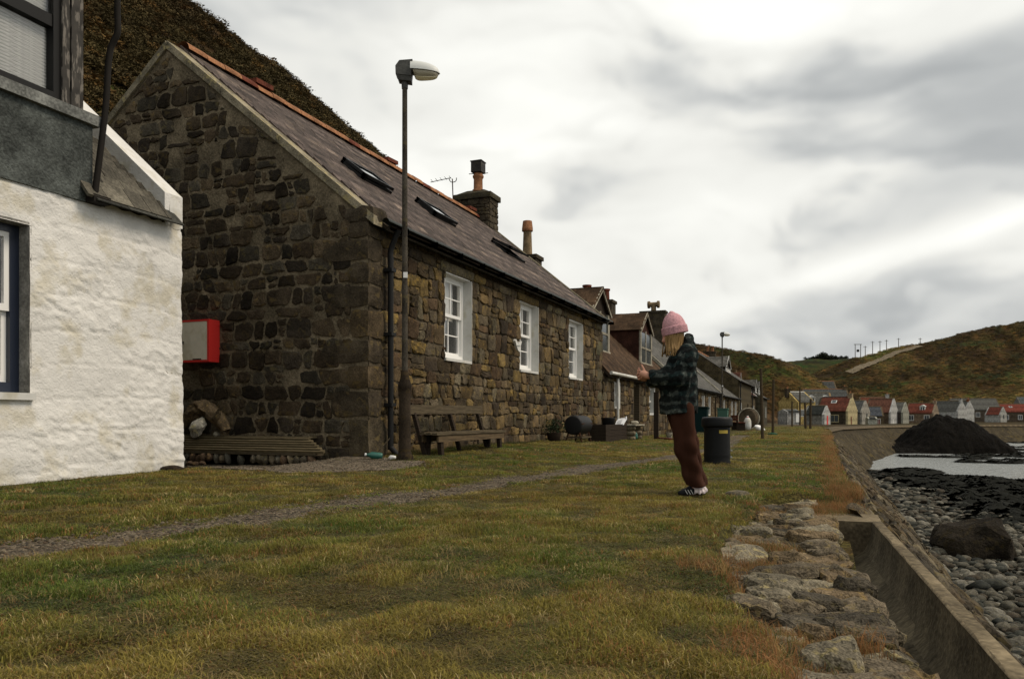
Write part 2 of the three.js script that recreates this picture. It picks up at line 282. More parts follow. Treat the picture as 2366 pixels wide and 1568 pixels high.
// beaten gravel path and the gravel apron by the house corner: sheets a few millimetres above the turf
const pathHalf = z => .31 + .1 * (fbm(z * .9 + 5, 2, 0, 3) - .5) * 2;
struct('path', grid(14, 300, (u, v) => { const z = lerp(6, -50, v), w = pathHalf(z) * (1 + .16 * (noise(z * 4, u > .5 ? 1 : 9) - .5)), x = pathX(z) + (u - .5) * 2 * w; return [x, gy(x, z) + .006 - .012 * Math.pow(Math.abs(u - .5) * 2, 6), z]; }), M.grav);
const inApron = (x, z) => { const e = ((x + 6.7) / 1.75) ** 2 + ((z + 9.1) / 1.25) ** 2; return e + .45 * (fbm(x * 1.7, z * 1.7, 0, 3) - .5) * 2 < 1 ? 1 : 0; };
struct('gravel_apron', grid(48, 36, (u, v) => { const a = u * 2 * Math.PI, r = v * (1 + .12 * (fbm(Math.cos(a) * 2 + 5, Math.sin(a) * 2 + 5, 0, 3) - .5) * 2), x = -6.75 + Math.cos(a) * 1.75 * r, z = -9.05 + Math.sin(a) * 1.2 * r; return [x, gy(x, z) + .008, z]; }), std([.25, .205, .15], { map: gravC, bumpMap: gravC, bumpScale: .015, roughness: .97 }));

// ---- sea wall
const COAST = [[.22, 12], [.22, -50], [1.2, -62], [4.5, -80], [12, -103], [34, -134], [75, -163], [130, -182], [220, -195], [420, -190]];
function coast(x, z) { // signed metres to the waterfront, negative on land
  let best = 1e9, s = 1;
  for (let i = 0; i < COAST.length - 1; i++) { const [ax, az] = COAST[i], [bx, bz] = COAST[i + 1], dx = bx - ax, dz = bz - az, t = clamp(((x - ax) * dx + (z - az) * dz) / (dx * dx + dz * dz)), ex = x - ax - dx * t, ez = z - az - dz * t, d = ex * ex + ez * ez; if (d < best) { best = d; s = dx * ez - dz * ex > 0 ? 1 : -1; } }
  return Math.sqrt(best) * s;
}
const quay = z => pw([[-150, -.62], [-60, -.1], [-30, -.05], [10, -.05]], z);
const seaWall = tag(new THREE.Group(), null, null, null, 'structure'); seaWall.name = 'sea_wall'; scene.add(seaWall);
const SEA = -2.5;
const beachY = (x, z) => -1.5 - .022 * (x - 1.6) - .0212 * Math.max(0, -z - 8) + (fbm(x * .35 + 5, z * .35 + 9, 0, 4) - .5) * .3 * sstep(-8, -40, z) + (fbm(x * 1.3, z * 1.3, 0, 3) - .5) * .12;
{
  // pitched outer face
  const f1 = grid(16, 420, (u, v) => { const z = lerp(6, -52, v), t = wallTop(z), x = lerp(t, 1.75, u), y = lerp(-.14 + (z < -7.3 ? .08 : 0), -1.62, u), r = (fbm(x * 5 + y * 4, z * 2.2, 0, 4) - .5) * .15 * Math.min(1, u * 5 + .3); return [x + r * .7, y + r * .7 - .02, z]; });
  obj('pitched_face', f1, std([.12, .092, .056], { map: rockC, bumpMap: rockB, bumpScale: .03, roughness: .95 }), seaWall);
  const pts = []; for (let i = 1; i < COAST.length - 1; i++) for (let k = 0; k < 14; k++) { const t = k / 14, [ax, az] = COAST[i], [bx, bz] = COAST[i + 1]; pts.push([lerp(ax, bx, t), lerp(az, bz, t), bx - ax, bz - az]); }
  const far = grid(10, pts.length - 1, (u, v, i, j) => { const [x, z, dx, dz] = pts[j], L = Math.hypot(dx, dz), nx = -dz / L, nz = dx / L, w = 2.7 * u, r = (fbm(x * .6 + u * 9, z * .6, 0, 4) - .5) * .4 * Math.min(1, u * 4); return [x + nx * w + r, lerp(quay(z), -3, u) + r * .5, z + nz * w]; });
  obj('far_face', far, std([.085, .068, .04], { map: again(rockC, 6), bumpMap: again(rockB, 5), bumpScale: .3, roughness: .95 }), seaWall);
  obj('coping', grid(2, pts.length - 1, (u, v, i, j) => { const [x, z, dx, dz] = pts[j], L = Math.hypot(dx, dz), nx = -dz / L, nz = dx / L, w = -.25 + .5 * (u > .6 ? 1 : u * 1.6), h = u > .6 ? -.1 : .12; return [x + nx * w, quay(z) + h, z + nz * w]; }), std([.16, .125, .08], { map: rockC }), seaWall);
  // rock bed under the slabs and the broken slope down to the gutter
  obj('rock_bed', grid(50, 190, (u, v) => { const z = lerp(4, -7.6, v), a = slabEdge(z) - .12, b = slabRight(z), c = gutterL(z) + .03; let x, y; if (u < .6) { const t = u / .6; x = lerp(a, b, t); y = lerp(-.15, -.2, t); } else { const t = (u - .6) / .4; x = lerp(b, c, t); y = lerp(-.2, -.46, t * t * .4 + t * .6); } const q = x * 4 + z * 1.3, r = (fbm(q * 2.2, (z - x * .4) * 5, 0, 4) - .5) * .16 * (u > .98 ? .2 : 1); return [x + r * .3, y + r, z]; }), std([.16, .125, .08], { map: rockC, bumpMap: rockB, bumpScale: .03, roughness: .92 }), seaWall);
  // concrete gutter: coved floor, parapet with a thin lip, closed end
  const zs = k => lerp(4, -7.0, k);
  const prof = [[0, -.47], [.35, -.44], [.62, -.41], [.82, -.36], [.93, -.27], [.975, -.17], [.985, -.125]];
  obj('gutter', grid(prof.length - 1, 60, (u, v, i) => { const z = zs(v), a = gutterL(z), b = lipX(z), p = prof[i]; return [lerp(a, b, p[0]), p[1] + .008 * (fbm(z * 3, i, 0, 2) - .5), z]; }), M.concrete, seaWall);
  obj('parapet', [grid(4, 60, (u, v, i) => { const z = zs(v), b = lipX(z), p = [[-.006, -.125], [.004, -.115], [.066, -.118], [.075, -.13], [.09, -.5]][i]; return [b + p[0], p[1] + .01 * (fbm(z * 2.3, 4, 0, 3) - .5), z]; }), (() => { const g = new THREE.BoxGeometry(.60, .5, .55); g.translate(.155, -.375, -7.3); return g; })()], std([.25, .2, .125], { map: grainC, bumpMap: rockB, bumpScale: .012, roughness: .95 }), seaWall);
  // weathered slabs on top
  const slabM = std([1, 1, 1], { ...VC, map: again(rockC, .6), bumpMap: again(rockB, .5), bumpScale: .035, roughness: .9 });
  seed(77); const list = [];
  for (let z = -8.0; z < -1.1;) { const step = lerp(.17, .15, (z + 8) / 7) * rr(.55, 1.6); const a = slabEdge(z) + rr(-.04, .08); let b = slabRight(z) + rr(-.03, .05); if (z < -7.3) b = -.1; let x = a; while (x < b - .03) { let w = rr(.1, .2) + .26 * rnd() * rnd(); if (x + w > b - .09) w = b - x + .04; list.push([x + w / 2, z + rr(-.05, .05), w, step, 0]); x += w; } z += step; }
  for (let i = 0; i < 120; i++) { const z = rr(-7.0, -1.4), f = rnd(), x = lerp(slabRight(z) - .02, gutterL(z) - .03, f); list.push([x, z, rr(.07, .17), rr(.09, .28), f + .01]); }   // broken stones down the slope
  list.forEach(([x, z, w, d, f], i) => {
    seed(500 + i); const pale = rnd(), cols = (pale < .3 ? [.31, .27, .19] : pale < .6 ? [.19, .155, .105] : pale < .82 ? [.11, .094, .068] : [.23, .17, .1]).map(((k) => (q) => q * k)(rr(.8, 1.2))), tl = rr(-.16, .16) - (f ? .5 : 0), ti = rr(-.12, .12), ry = .42 + rr(-.45, .45), top = -.115 + rr(-.05, .03) - (f ? .03 + .24 * f : 0);
    const g = rock(1, 1, 1, 900 + i, 4, 9, .1), p = g.attributes.position, hy = rr(.05, .085), o = rr(0, 50); for (let k = 0; k < p.count; k++) { let X = p.getX(k), Y = p.getY(k), Z = p.getZ(k); if (Y > .38) Y = .38 + (Y - .38) * .22; const pw5 = q => Math.sign(q) * Math.pow(Math.abs(q), .62); X = pw5(X); Z = pw5(Z); const st = Math.round((Y + .3 * noise(X * 2 + o, Z * 2)) * 4) / 4; Y = lerp(Y, st, .55) + .22 * (fbm(X * 1.6 + o, Z * 6 + X * 2, 0, 4) - .5); p.setXYZ(k, X * w * .63 * (1 + .22 * (fbm(Z * 1.3 + o, Y + 3, 0, 2) - .5)), Y * hy * 1.6, Z * d * .72 * (1 + .3 * (fbm(X * 1.5 + o, 9, 0, 2) - .5))); } g.computeVertexNormals();
    obj('stone', clean(place(g, x, top - .05, z, ry, ti, tl), cols), slabM, seaWall);
  });
  obj('stone', clean(place(rock(.2, .16, .2, 888, 3, 8, .12), .3, -.2, -7.78, .4), [.15, .12, .08]), slabM, seaWall);
  // stones of the pitched face, the nearer ones one by one
  const fr = { o: V(1.6, -1.5, -7.55), u: V(0, 0, -1), v: V(-.683, .73, 0), n: V(.73, .683, 0) };
  let k = 0; const rest = [];
  for (const q of courses(0, 34, .03, 1.88, .3, .5, 41, .3)) { seed(3000 + k); const c = pick([[.14, .11, .068], [.1, .082, .056], [.12, .09, .055], [.17, .14, .09], [.07, .058, .04]]).map(((k) => (x) => x * k)(rr(.8, 1.2))); const g = hewn(fr, outline(q, .015, .012), rr(.03, .1), c, 3000 + k++); q[0][0] < 14 && k < 170 ? obj('stone', g, M.rubble, seaWall) : rest.push(g); }
  tag(obj('face_stone', rest, M.rubble, seaWall), null, null, null, 'stuff');
}

// ---- beach of cobbles, water, weed
const weedAt = (x, z) => { const n = fbm(x * .35 + 7, z * .25, 0, 4) - .5; return sstep(-20, -29, z + n * 16) * sstep(2.5, 4.6, x + n * 5); };
const beach = grid(90, 150, (u, v) => { const t = v * v * .75 + v * .25, z = lerp(8, -118, t), a = z > -50 ? 1.2 : pw([[-118, 16], [-103, 12], [-80, 4.5], [-62, 1.4], [-50, 1.2]], z), x = a + (u * u * .8 + u * .2) * 42; return [x, beachY(x, z), z]; }, true, (x, y, z) => { const n = fbm(x * .7, z * .4, 0, 4), w = weedAt(x, z); return [lerp(.1, .012, w), lerp(.09, .012, w), lerp(.066, .008, w)]; });
const beachO = struct('beach', beach, M.soil);
{
  const wbump = tex(512, 1, (u, v) => .5 * tfbm(u, v, 8, 5, 400) + .5 * tfbm(u, v, 20, 3, 401, .5));
  wbump.repeat.set(1 / 6, 1 / 3);
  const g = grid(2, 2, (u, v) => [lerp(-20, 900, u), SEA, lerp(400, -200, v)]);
  struct('water', g, new THREE.MeshPhysicalMaterial({ color: new THREE.Color().setRGB(.24, .255, .245), roughness: .16, ior: 1.36, bumpMap: wbump, bumpScale: .35 }));  // base colour lightened to stand in for the reflected sky
  // cobbles: the nearest one by one, the rest together
  seed(91); const cand = []; let tries = 0;
  while (cand.length < 14000 && tries++ < 300000) { const d = Math.pow(rnd(), 1.6), z = lerp(-4.5, -46, d), x = 1.55 + Math.pow(rnd(), 1.3) * (4 + -z * .3); if (weedAt(x, z) > .5 && rnd() < .7) continue; const s = (.032 + .085 * Math.pow(rnd(), 2.4)) * (1 + Math.max(0, -z - 14) * .016) * (rnd() < .02 ? 1.7 : 1); cand.push([x, z, s, Math.hypot(x, z)]); }
  cand.forEach(c => c.push(c[2] / c[3])); cand.sort((a, b) => b[4] - a[4]);
  const tones = [[.115, .108, .085], [.07, .072, .06], [.15, .138, .108], [.04, .043, .037], [.09, .075, .055], [.24, .225, .185]], mats = tones.map(t => std(t, { map: rockC, roughness: .8 })), geos = [0, 1, 2, 3, 4, 5].map(i => clean(rock(1, .62, .8, 60 + i, 2, 3, .08, false)));
  const inView = c => { const fx = -Math.sin(PSI), fz = -Math.cos(PSI), dd = c[0] * fx + c[1] * fz, ss = c[0] * Math.cos(PSI) - c[1] * Math.sin(PSI); return dd > 1 && ss / dd < .67; };
  let n = 0; const others = [];
  for (const c of cand) { const [x, z, s] = c; if (n < 300 && inView(c) && !(x > 1.7 && x < 3.1 && z < -15 && z > -16.9)) { const m = new THREE.Mesh(geos[n % 6], mats[(n * 7 + 3) % 6]); m.name = 'cobble'; m.position.set(x, beachY(x, z) + s * .28, z); m.rotation.set(rr(-.3, .3), rr(0, 6.3), rr(-.3, .3)); m.scale.set(s * rr(.85, 1.3), s, s * rr(.8, 1.2)); m.castShadow = m.receiveShadow = true; beachO.add(m); n++; } else others.push(c); }
  const im = new THREE.InstancedMesh(geos[2], std([1, 1, 1], { map: rockC, roughness: .8 }), others.length), D = new THREE.Object3D();
  others.forEach(([x, z, s], i) => { D.position.set(x, beachY(x, z) + s * .25, z); D.rotation.set(rr(-.4, .4), rr(0, 6.3), rr(-.4, .4)); D.scale.set(s * rr(.8, 1.4), s * rr(.7, 1.1), s * rr(.8, 1.2)); D.updateMatrix(); im.setMatrixAt(i, D.matrix); const w = lerp(1, .2, weedAt(x, z)); const t = pick(tones); im.setColorAt(i, new THREE.Color().setRGB(t[0] * w, t[1] * w, t[2] * w)); });
  im.name = 'cobble_bank'; im.castShadow = im.receiveShadow = true; tag(im, null, null, null, 'stuff'); beachO.add(im);
  // weed: flat dark rosettes over the lower shore
  seed(92); const p = []; for (let i = 0; i < 26; i++) { const a = rr(0, 6.3), l = rr(.25, .6), w = rr(.05, .12), c = Math.cos(a), s = Math.sin(a), h = rr(.02, .2), r0 = rr(0, .3); const A = [c * r0 - s * w, h * .6, s * r0 + c * w], B = [c * r0 + s * w, h, s * r0 - c * w], C = [c * (r0 + l), .01, s * (r0 + l)]; p.push(...A, ...B, ...C); }
  const wg = clean(fromTris(p)), spots = [];
  let guard = 0; while (spots.length < 5200 && guard++ < 90000) { const z = lerp(-20, -66, Math.pow(rnd(), .8)), x = rr(1.8, 3 - z * .42), nn = fbm(x * .25 + 7, z * .25, 0, 3); if (beachY(x, z) > SEA + .03 && weedAt(x, z) > rnd()) spots.push([x, z, rr(.5, 1.3)]); }
  for (const [cx, cz, w, d] of [[13, -74, 2.6, 2], [17.5, -80, 3, 1], [19, -88, 2.2, 1], [16, -96, 4, 1.2], [24, -112, 6, 2], [16, -67, 6, .5], [9, -70, 3, .6], [13, -63, 4, .6]]) for (let i = 0; i < 60; i++) spots.push([cx + rr(-w, w), cz + rr(-d, d), rr(.6, 1.2)]);
  const wm = new THREE.InstancedMesh(wg, std([.007, .0075, .005], { roughness: .9, side: THREE.DoubleSide }), spots.length);
  spots.forEach(([x, z, s], i) => { D.position.set(x, Math.max(beachY(x, z), SEA + .02), z); D.rotation.set(0, rr(0, 6.3), 0); D.scale.set(s, s * rr(.5, 1.1), s); D.updateMatrix(); wm.setMatrixAt(i, D.matrix); });
  wm.name = 'seaweed'; wm.castShadow = wm.receiveShadow = true; tag(wm, 'black wet seaweed covering the lower shore and breaking the water', 'seaweed', null, 'stuff'); scene.add(wm);
}

// ---- hills and the village's ground
const RIDGES = [
  { s: 1.22, p: [[-37, 60, 25], [-36.6, -20, 25.8], [-36, -42, 24.6], [-36.2, -62, 22.6], [-37, -82, 17.8], [-38, -130, 17], [-42, -150, 17.5]] },
  { s: .72, p: [[-60, -180, 22], [-40, -190, 20.5], [-27, -193, 17.6], [-17.6, -197, 15.9], [-12.7, -199, 14.9], [-9.8, -200.6, 13.6], [-4.9, -203, 10.6], [1, -208, 3]] },
  { s: .42, p: [[-60, -370, 22], [-30, -345, 16], [-7.7, -322, 15], [14, -328, 23.6], [34, -336, 28], [52.6, -344, 33], [72, -352, 36.8], [110, -360, 42], [180, -370, 44], [260, -360, 30]] },
  { s: .3, p: [[-220, -540, 33], [-60, -470, 33], [-13, -450, 31.5], [24, -462, 32.5], [80, -520, 36]] },
];
function hillY(x, z) {
  let h = quay(z) - (z > -56 ? .12 : 0); let best = -1e3;
  for (const r of RIDGES) for (let i = 0; i < r.p.length - 1; i++) {
    const [ax, az, ah] = r.p[i], [bx, bz, bh] = r.p[i + 1], dx = bx - ax, dz = bz - az, t = clamp(((x - ax) * dx + (z - az) * dz) / (dx * dx + dz * dz)), d = Math.hypot(x - ax - dx * t, z - az - dz * t);
    const top = lerp(ah, bh, t), y = top - r.s * (Math.sqrt(d * d + 9) - 3); if (y > best) best = y;
  }
  const k = sstep(0, 14, best); best += ((fbm(x * .045 + 3, z * .045 + 8, 0, 5) - .5) * 4.5 + (fbm(x * .4 + 3, z * .4 + 8, 0, 3) - .5) * 1.1) * k * .75;
  const e = clamp((best - h) / 3 + .5); const y = best > h + 1.5 ? best : best < h - 1.5 ? h : lerp(h, best, e) + .0;
  if (z < -48 || x > -14) { const c = coast(x, z); if (c > -.6) return Math.min(y, c > .4 ? -4 : lerp(quay(z) - .1, -4, sstep(-.6, .4, c))); }
  return y;
}
function hillCol(x, y, z) {
  const a = fbm(x * .05 + 11, z * .05 + y * .06, 0, 5), b = fbm(x * .33, z * .33 + y * .4, 0, 4), far = sstep(-90, -260, z), up = sstep(2, 12, y);
  let c = [.040, .026, .013]; const t1 = sstep(.42, .62, a), t2 = sstep(.5, .68, b);
  const farG = [.145, .128, .05], ochre = [.16, .115, .045];
  c = c.map((q, i) => lerp(q, farG[i], clamp(.26 + far * .65) * (.2 + .8 * t1))); c = c.map((q, i) => lerp(q, ochre[i], t2 * (.12 + .45 * far)));
  if (z < -400) c = [.05, .068, .022];
  if (y < 1.2 && z < -50) { const g = coast(x, z); c = g > -2.6 ? [.13, .105, .07] : x > -2.6 ? [.075, .06, .022] : [.15, .13, .1]; }
  const dark = sstep(20, 80, x) * up; return c.map(q => q * (1 - .2 * dark));
}
const hillM = std([1.25, 1.25, 1.25], { ...VC, map: hillC, roughness: 1 });
const hillA = grid(60, 110, (u, v) => { const x = lerp(-80, -13.6, Math.pow(u, .8)), z = lerp(50, -56, v); return [x, x > -15 ? Math.min(hillY(x, z), lerp(.3, -.3, (x + 15) / 1.4)) : hillY(x, z), z]; }, true, hillCol);
struct('hill', hillA, hillM);
const hillB = grid(190, 190, (u, v) => { const z = lerp(-55.5, -560, v * v * .55 + v * .45), x = lerp(-170, 330, u < .25 ? u * 1.1 : u > .75 ? .575 + (u - .75) * 1.7 : .275 + (u - .25) * .6); return [x, hillY(x, z), z]; }, true, hillCol);
struct('hillside', hillB, hillM);
// heather and bracken over the slopes: small tangles of leaf-sized faces
{
  seed(201); const p = [], cl = []; for (let i = 0; i < 240; i++) { const a = rr(0, 6.3), e = rr(.1, 1.35), r = rr(.25, .6), c = V(Math.cos(a) * Math.cos(e) * r, Math.sin(e) * r * .9, Math.sin(a) * Math.cos(e) * r), q = .06; const d1 = V(rr(-q, q), rr(-q, q), rr(-q, q)), d2 = V(rr(-q, q), rr(-q, q), rr(-q, q)); const A = c.clone().add(d1), B = c.clone().add(d2), C = c.clone().sub(d1).addScaledVector(d2, -.6); p.push(A.x, A.y, A.z, B.x, B.y, B.z, C.x, C.y, C.z); }
  const hg = clean(fromTris(p)), spots = [];
  let guard = 0;
  while (spots.length < 15000 && guard++ < 60000) { const z = rr(8, -56), x = rr(-39, -16), y = hillY(x, z); if (y > 1) spots.push([x, y, z, rr(.4, 1.0) * (rnd() < .05 ? 1.45 : 1)]); }
  guard = 0; const n0 = spots.length;
  while (spots.length < n0 + 15000 && guard++ < 160000) { const z = -55 - 330 * Math.pow(rnd(), 1.2), x = rr(-45, 105) * (.35 + .65 * (-z / 385)) - 4, y = hillY(x, z); if (y > 1.6 && y < 60) spots.push([x, y, z, rr(.5, 1.1) * (z < -240 ? 1.3 : 1)]); }
  const im = new THREE.InstancedMesh(hg, std([1, 1, 1], { roughness: 1, side: THREE.DoubleSide }), spots.length), D = new THREE.Object3D();
  spots.forEach(([x, y, z, s], i) => { D.position.set(x, y - .1 * s, z); D.rotation.set(rr(-.25, .25), rr(0, 6.3), rr(-.25, .25)); D.scale.set(s * 1.2, s * rr(.6, 1.1), s * 1.2); D.updateMatrix(); im.setMatrixAt(i, D.matrix); const c = hillCol(x, y, z), t = rr(.6, 1.5) * (z < -60 ? 1.45 : .95), w = rnd() < .14 ? 1.6 : 1; im.setColorAt(i, new THREE.Color().setRGB(c[0] * t * w, c[1] * t * (w > 1 ? 1.25 : 1), c[2] * t)); });
  im.name = 'heather'; im.castShadow = im.receiveShadow = true; tag(im, 'brown heather and dry bracken covering the steep hillsides', 'heather', null, 'stuff'); scene.add(im);
}

// ================================================================ buildings
const shapeIn = (frame, pts, holes = []) => { const s = new THREE.Shape(pts.map(p => new THREE.Vector2(...p))); for (const h of holes) s.holes.push(new THREE.Path(h.map(p => new THREE.Vector2(...p)))); const g = new THREE.ShapeGeometry(s).toNonIndexed(), q = g.attributes.position; for (let i = 0; i < q.count; i++) { const a = q.getX(i), b = q.getY(i), d = q.getZ(i); q.setXYZ(i, frame.o.x + frame.u.x * a + frame.v.x * b + frame.n.x * d, frame.o.y + frame.u.y * a + frame.v.y * b + frame.n.y * d, frame.o.z + frame.u.z * a + frame.v.z * b + frame.n.z * d); } g.computeVertexNormals(); return g; };
const rect = (a, b, c, d) => [[a, c], [b, c], [b, d], [a, d]];
const shareOf = g => { g.computeBoundingBox(); const b = g.boundingBox, c = b.getCenter(V(0, 0, 0)), s = b.getSize(V(0, 0, 0)); return (s.x * s.y + s.y * s.z + s.x * s.z) / (c.x * c.x + c.z * c.z); };
function pieces(name, stuffName, geos, mat, parent, most) { geos.sort((a, b) => shareOf(b) - shareOf(a)); geos.slice(0, most).forEach(g => obj(name, g, mat, parent)); if (geos.length > most) tag(obj(stuffName, geos.slice(most), mat, parent), null, null, null, 'stuff'); }
function hewnBox(x0, x1, y0, y1, z0, z1, col, s, j = .018) { seed(s); const g = new THREE.BoxGeometry(x1 - x0, y1 - y0, z1 - z0, 3, 3, 3), p = g.attributes.position, o = rr(0, 99), hx = (x1 - x0) / 2, hy = (y1 - y0) / 2, hz = (z1 - z0) / 2; for (let i = 0; i < p.count; i++) { let x = p.getX(i), y = p.getY(i), z = p.getZ(i); const e = [Math.abs(x) > hx * .99, Math.abs(y) > hy * .99, Math.abs(z) > hz * .99].filter(Boolean).length, k = e >= 2 ? -.016 * (e - 1) : 0; const n = q => (noise(x * 7 + o + q, y * 7 + q * 3, z * 7 + o) - .5) * 2 * j; p.setXYZ(i, x + n(1) + Math.sign(x) * k + (x0 + x1) / 2, y + n(20) + Math.sign(y) * k + (y0 + y1) / 2, z + n(50) + Math.sign(z) * k + (z0 + z1) / 2); } const q = g.toNonIndexed(); q.computeVertexNormals(); return clean(q, col); }
// roof covering on a slope: eave line from e0 to e1, going up along up (unit), nrm outward
function roofing(e0, e1, up, nrm, length, w, expo, thick, s, tone, from = 0) {
  seed(s); const out = [], dir = e1.clone().sub(e0), L = dir.length(); dir.normalize(); const rows = Math.floor(length / expo);
  for (let r = 0; r < rows; r++) { let a = r % 2 ? -w * .5 : 0; while (a < L - .01) { const ww = w * rr(.8, 1.2), b = Math.min(L, a + ww), a0 = Math.max(0, a) + .004, b0 = b - .004; a = b; if (b0 - a0 < .03) continue;
    const g = new THREE.BoxGeometry(b0 - a0, thick, expo * 1.55), lift = thick * 1.25, h = r * expo + expo * .72; const tilt = Math.atan2(lift, expo) * .8, z = up.clone().multiplyScalar(-1), y = nrm.clone(); const x = y.clone().cross(z);
    g.rotateX(tilt + rr(-.012, .012)); g.rotateY(rr(-.015, .015)); g.applyMatrix4(new THREE.Matrix4().makeBasis(x, y, z)); const c = e0.clone().addScaledVector(dir, (a0 + b0) / 2).addScaledVector(up, h).addScaledVector(nrm, thick * 1.3 + rr(0, .003)); g.translate(c.x, c.y, c.z);
    const t = tone(r, rows); out.push(clean(g, t)); } }
  return out;
}
// sash window in a wall facing +n: opening u0..u1, v0..v1 seen from outside; frame given, set back by dep
function sashWindow(parent, fr, u0, u1, v0, v1, dep, o = {}) {
  const P = (a, b, d) => V(fr.o.x + fr.u.x * a + fr.v.x * b + fr.n.x * d, fr.o.y + fr.u.y * a + fr.v.y * b + fr.n.y * d, fr.o.z + fr.u.z * a + fr.v.z * b + fr.n.z * d);
  const B = (a0, a1, b0, b1, d0, d1) => { const g = new THREE.BoxGeometry(a1 - a0, b1 - b0, d1 - d0); g.translate((a0 + a1) / 2, (b0 + b1) / 2, (d0 + d1) / 2); const m = new THREE.Matrix4().makeBasis(fr.u, fr.v, fr.n); m.setPosition(fr.o); g.applyMatrix4(m); return g; };
  const f = o.frame ?? .07, mid = lerp(v0, v1, o.mid ?? .5), d = -dep, win = obj('window', [B(u0, u0 + f, v0, v1, d - .1, d), B(u1 - f, u1, v0, v1, d - .1, d), B(u0 + f, u1 - f, v1 - f * .8, v1, d - .1, d), B(u0 + f, u1 - f, v0, v0 + f * 1.1, d - .1, d + .012)], o.frameMat || M.white, parent);
  const st = o.stile ?? .05, bars = [], a0 = u0 + f, a1 = u1 - f, cols = o.cols ?? 2, rows = o.rows ?? 2;
  for (const [y0, y1, dd] of [[mid - .025, v1 - f * .8, d - .012], [v0 + f * 1.1, mid + .02, d - .058]]) {
    bars.push(B(a0, a0 + st, y0, y1, dd - .04, dd), B(a1 - st, a1, y0, y1, dd - .04, dd), B(a0 + st, a1 - st, y1 - st, y1, dd - .04, dd), B(a0 + st, a1 - st, y0, y0 + st * 1.3, dd - .04, dd));
    const pw0 = (a1 - a0 - 2 * st) / cols, ph = (y1 - y0 - 2.3 * st) / rows;
    for (let i = 1; i < cols; i++) bars.push(B(a0 + st + pw0 * i - .012, a0 + st + pw0 * i + .012, y0 + st * 1.3, y1 - st, dd - .03, dd - .004));
    for (let i = 1; i < rows; i++) bars.push(B(a0 + st, a1 - st, y0 + st * 1.3 + ph * i - .011, y0 + st * 1.3 + ph * i + .011, dd - .029, dd - .005));
    for (let i = 0; i < cols; i++) for (let j = 0; j < rows; j++) { seed(i * 5 + j * 11 + Math.round(u0 * 10)); obj('pane', B(a0 + st + pw0 * i, a0 + st + pw0 * (i + 1), y0 + st * 1.3 + ph * j, y0 + st * 1.3 + ph * (j + 1), dd - .022, dd - .018).rotateX(0), M.pane, win); }
  }
  obj('sash', bars, o.sashMat || M.white, win);
  obj('room', [B(u0, u1, v0, v1, d - 1.2, d - 1.18), B(u0 - .02, u0, v0, v1, d - 1.2, d - .1), B(u1, u1 + .02, v0, v1, d - 1.2, d - .1), B(u0, u1, v1, v1 + .02, d - 1.2, d - .1), B(u0, u1, v0 - .02, v0, d - 1.2, d - .1)], M.room, win);
  if (o.blind) obj('blind', B(u0 + f, u1 - f, lerp(v0, v1, o.blind[0]), lerp(v0, v1, o.blind[1]), d - .2, d - .19), o.blindMat || M.blind, win);
  return win;
}
const STONES = [[0.161, 0.115, 0.063], [0.132, 0.098, 0.057], [0.184, 0.136, 0.074], [0.103, 0.078, 0.048], [0.218, 0.152, 0.071], [0.155, 0.124, 0.081], [0.075, 0.057, 0.039], [0.190, 0.159, 0.103], [0.121, 0.081, 0.048]];
const GSTONES = [[.07, .053, .035], [.09, .066, .042], [.055, .044, .032], [.12, .09, .056], [.085, .073, .053]];

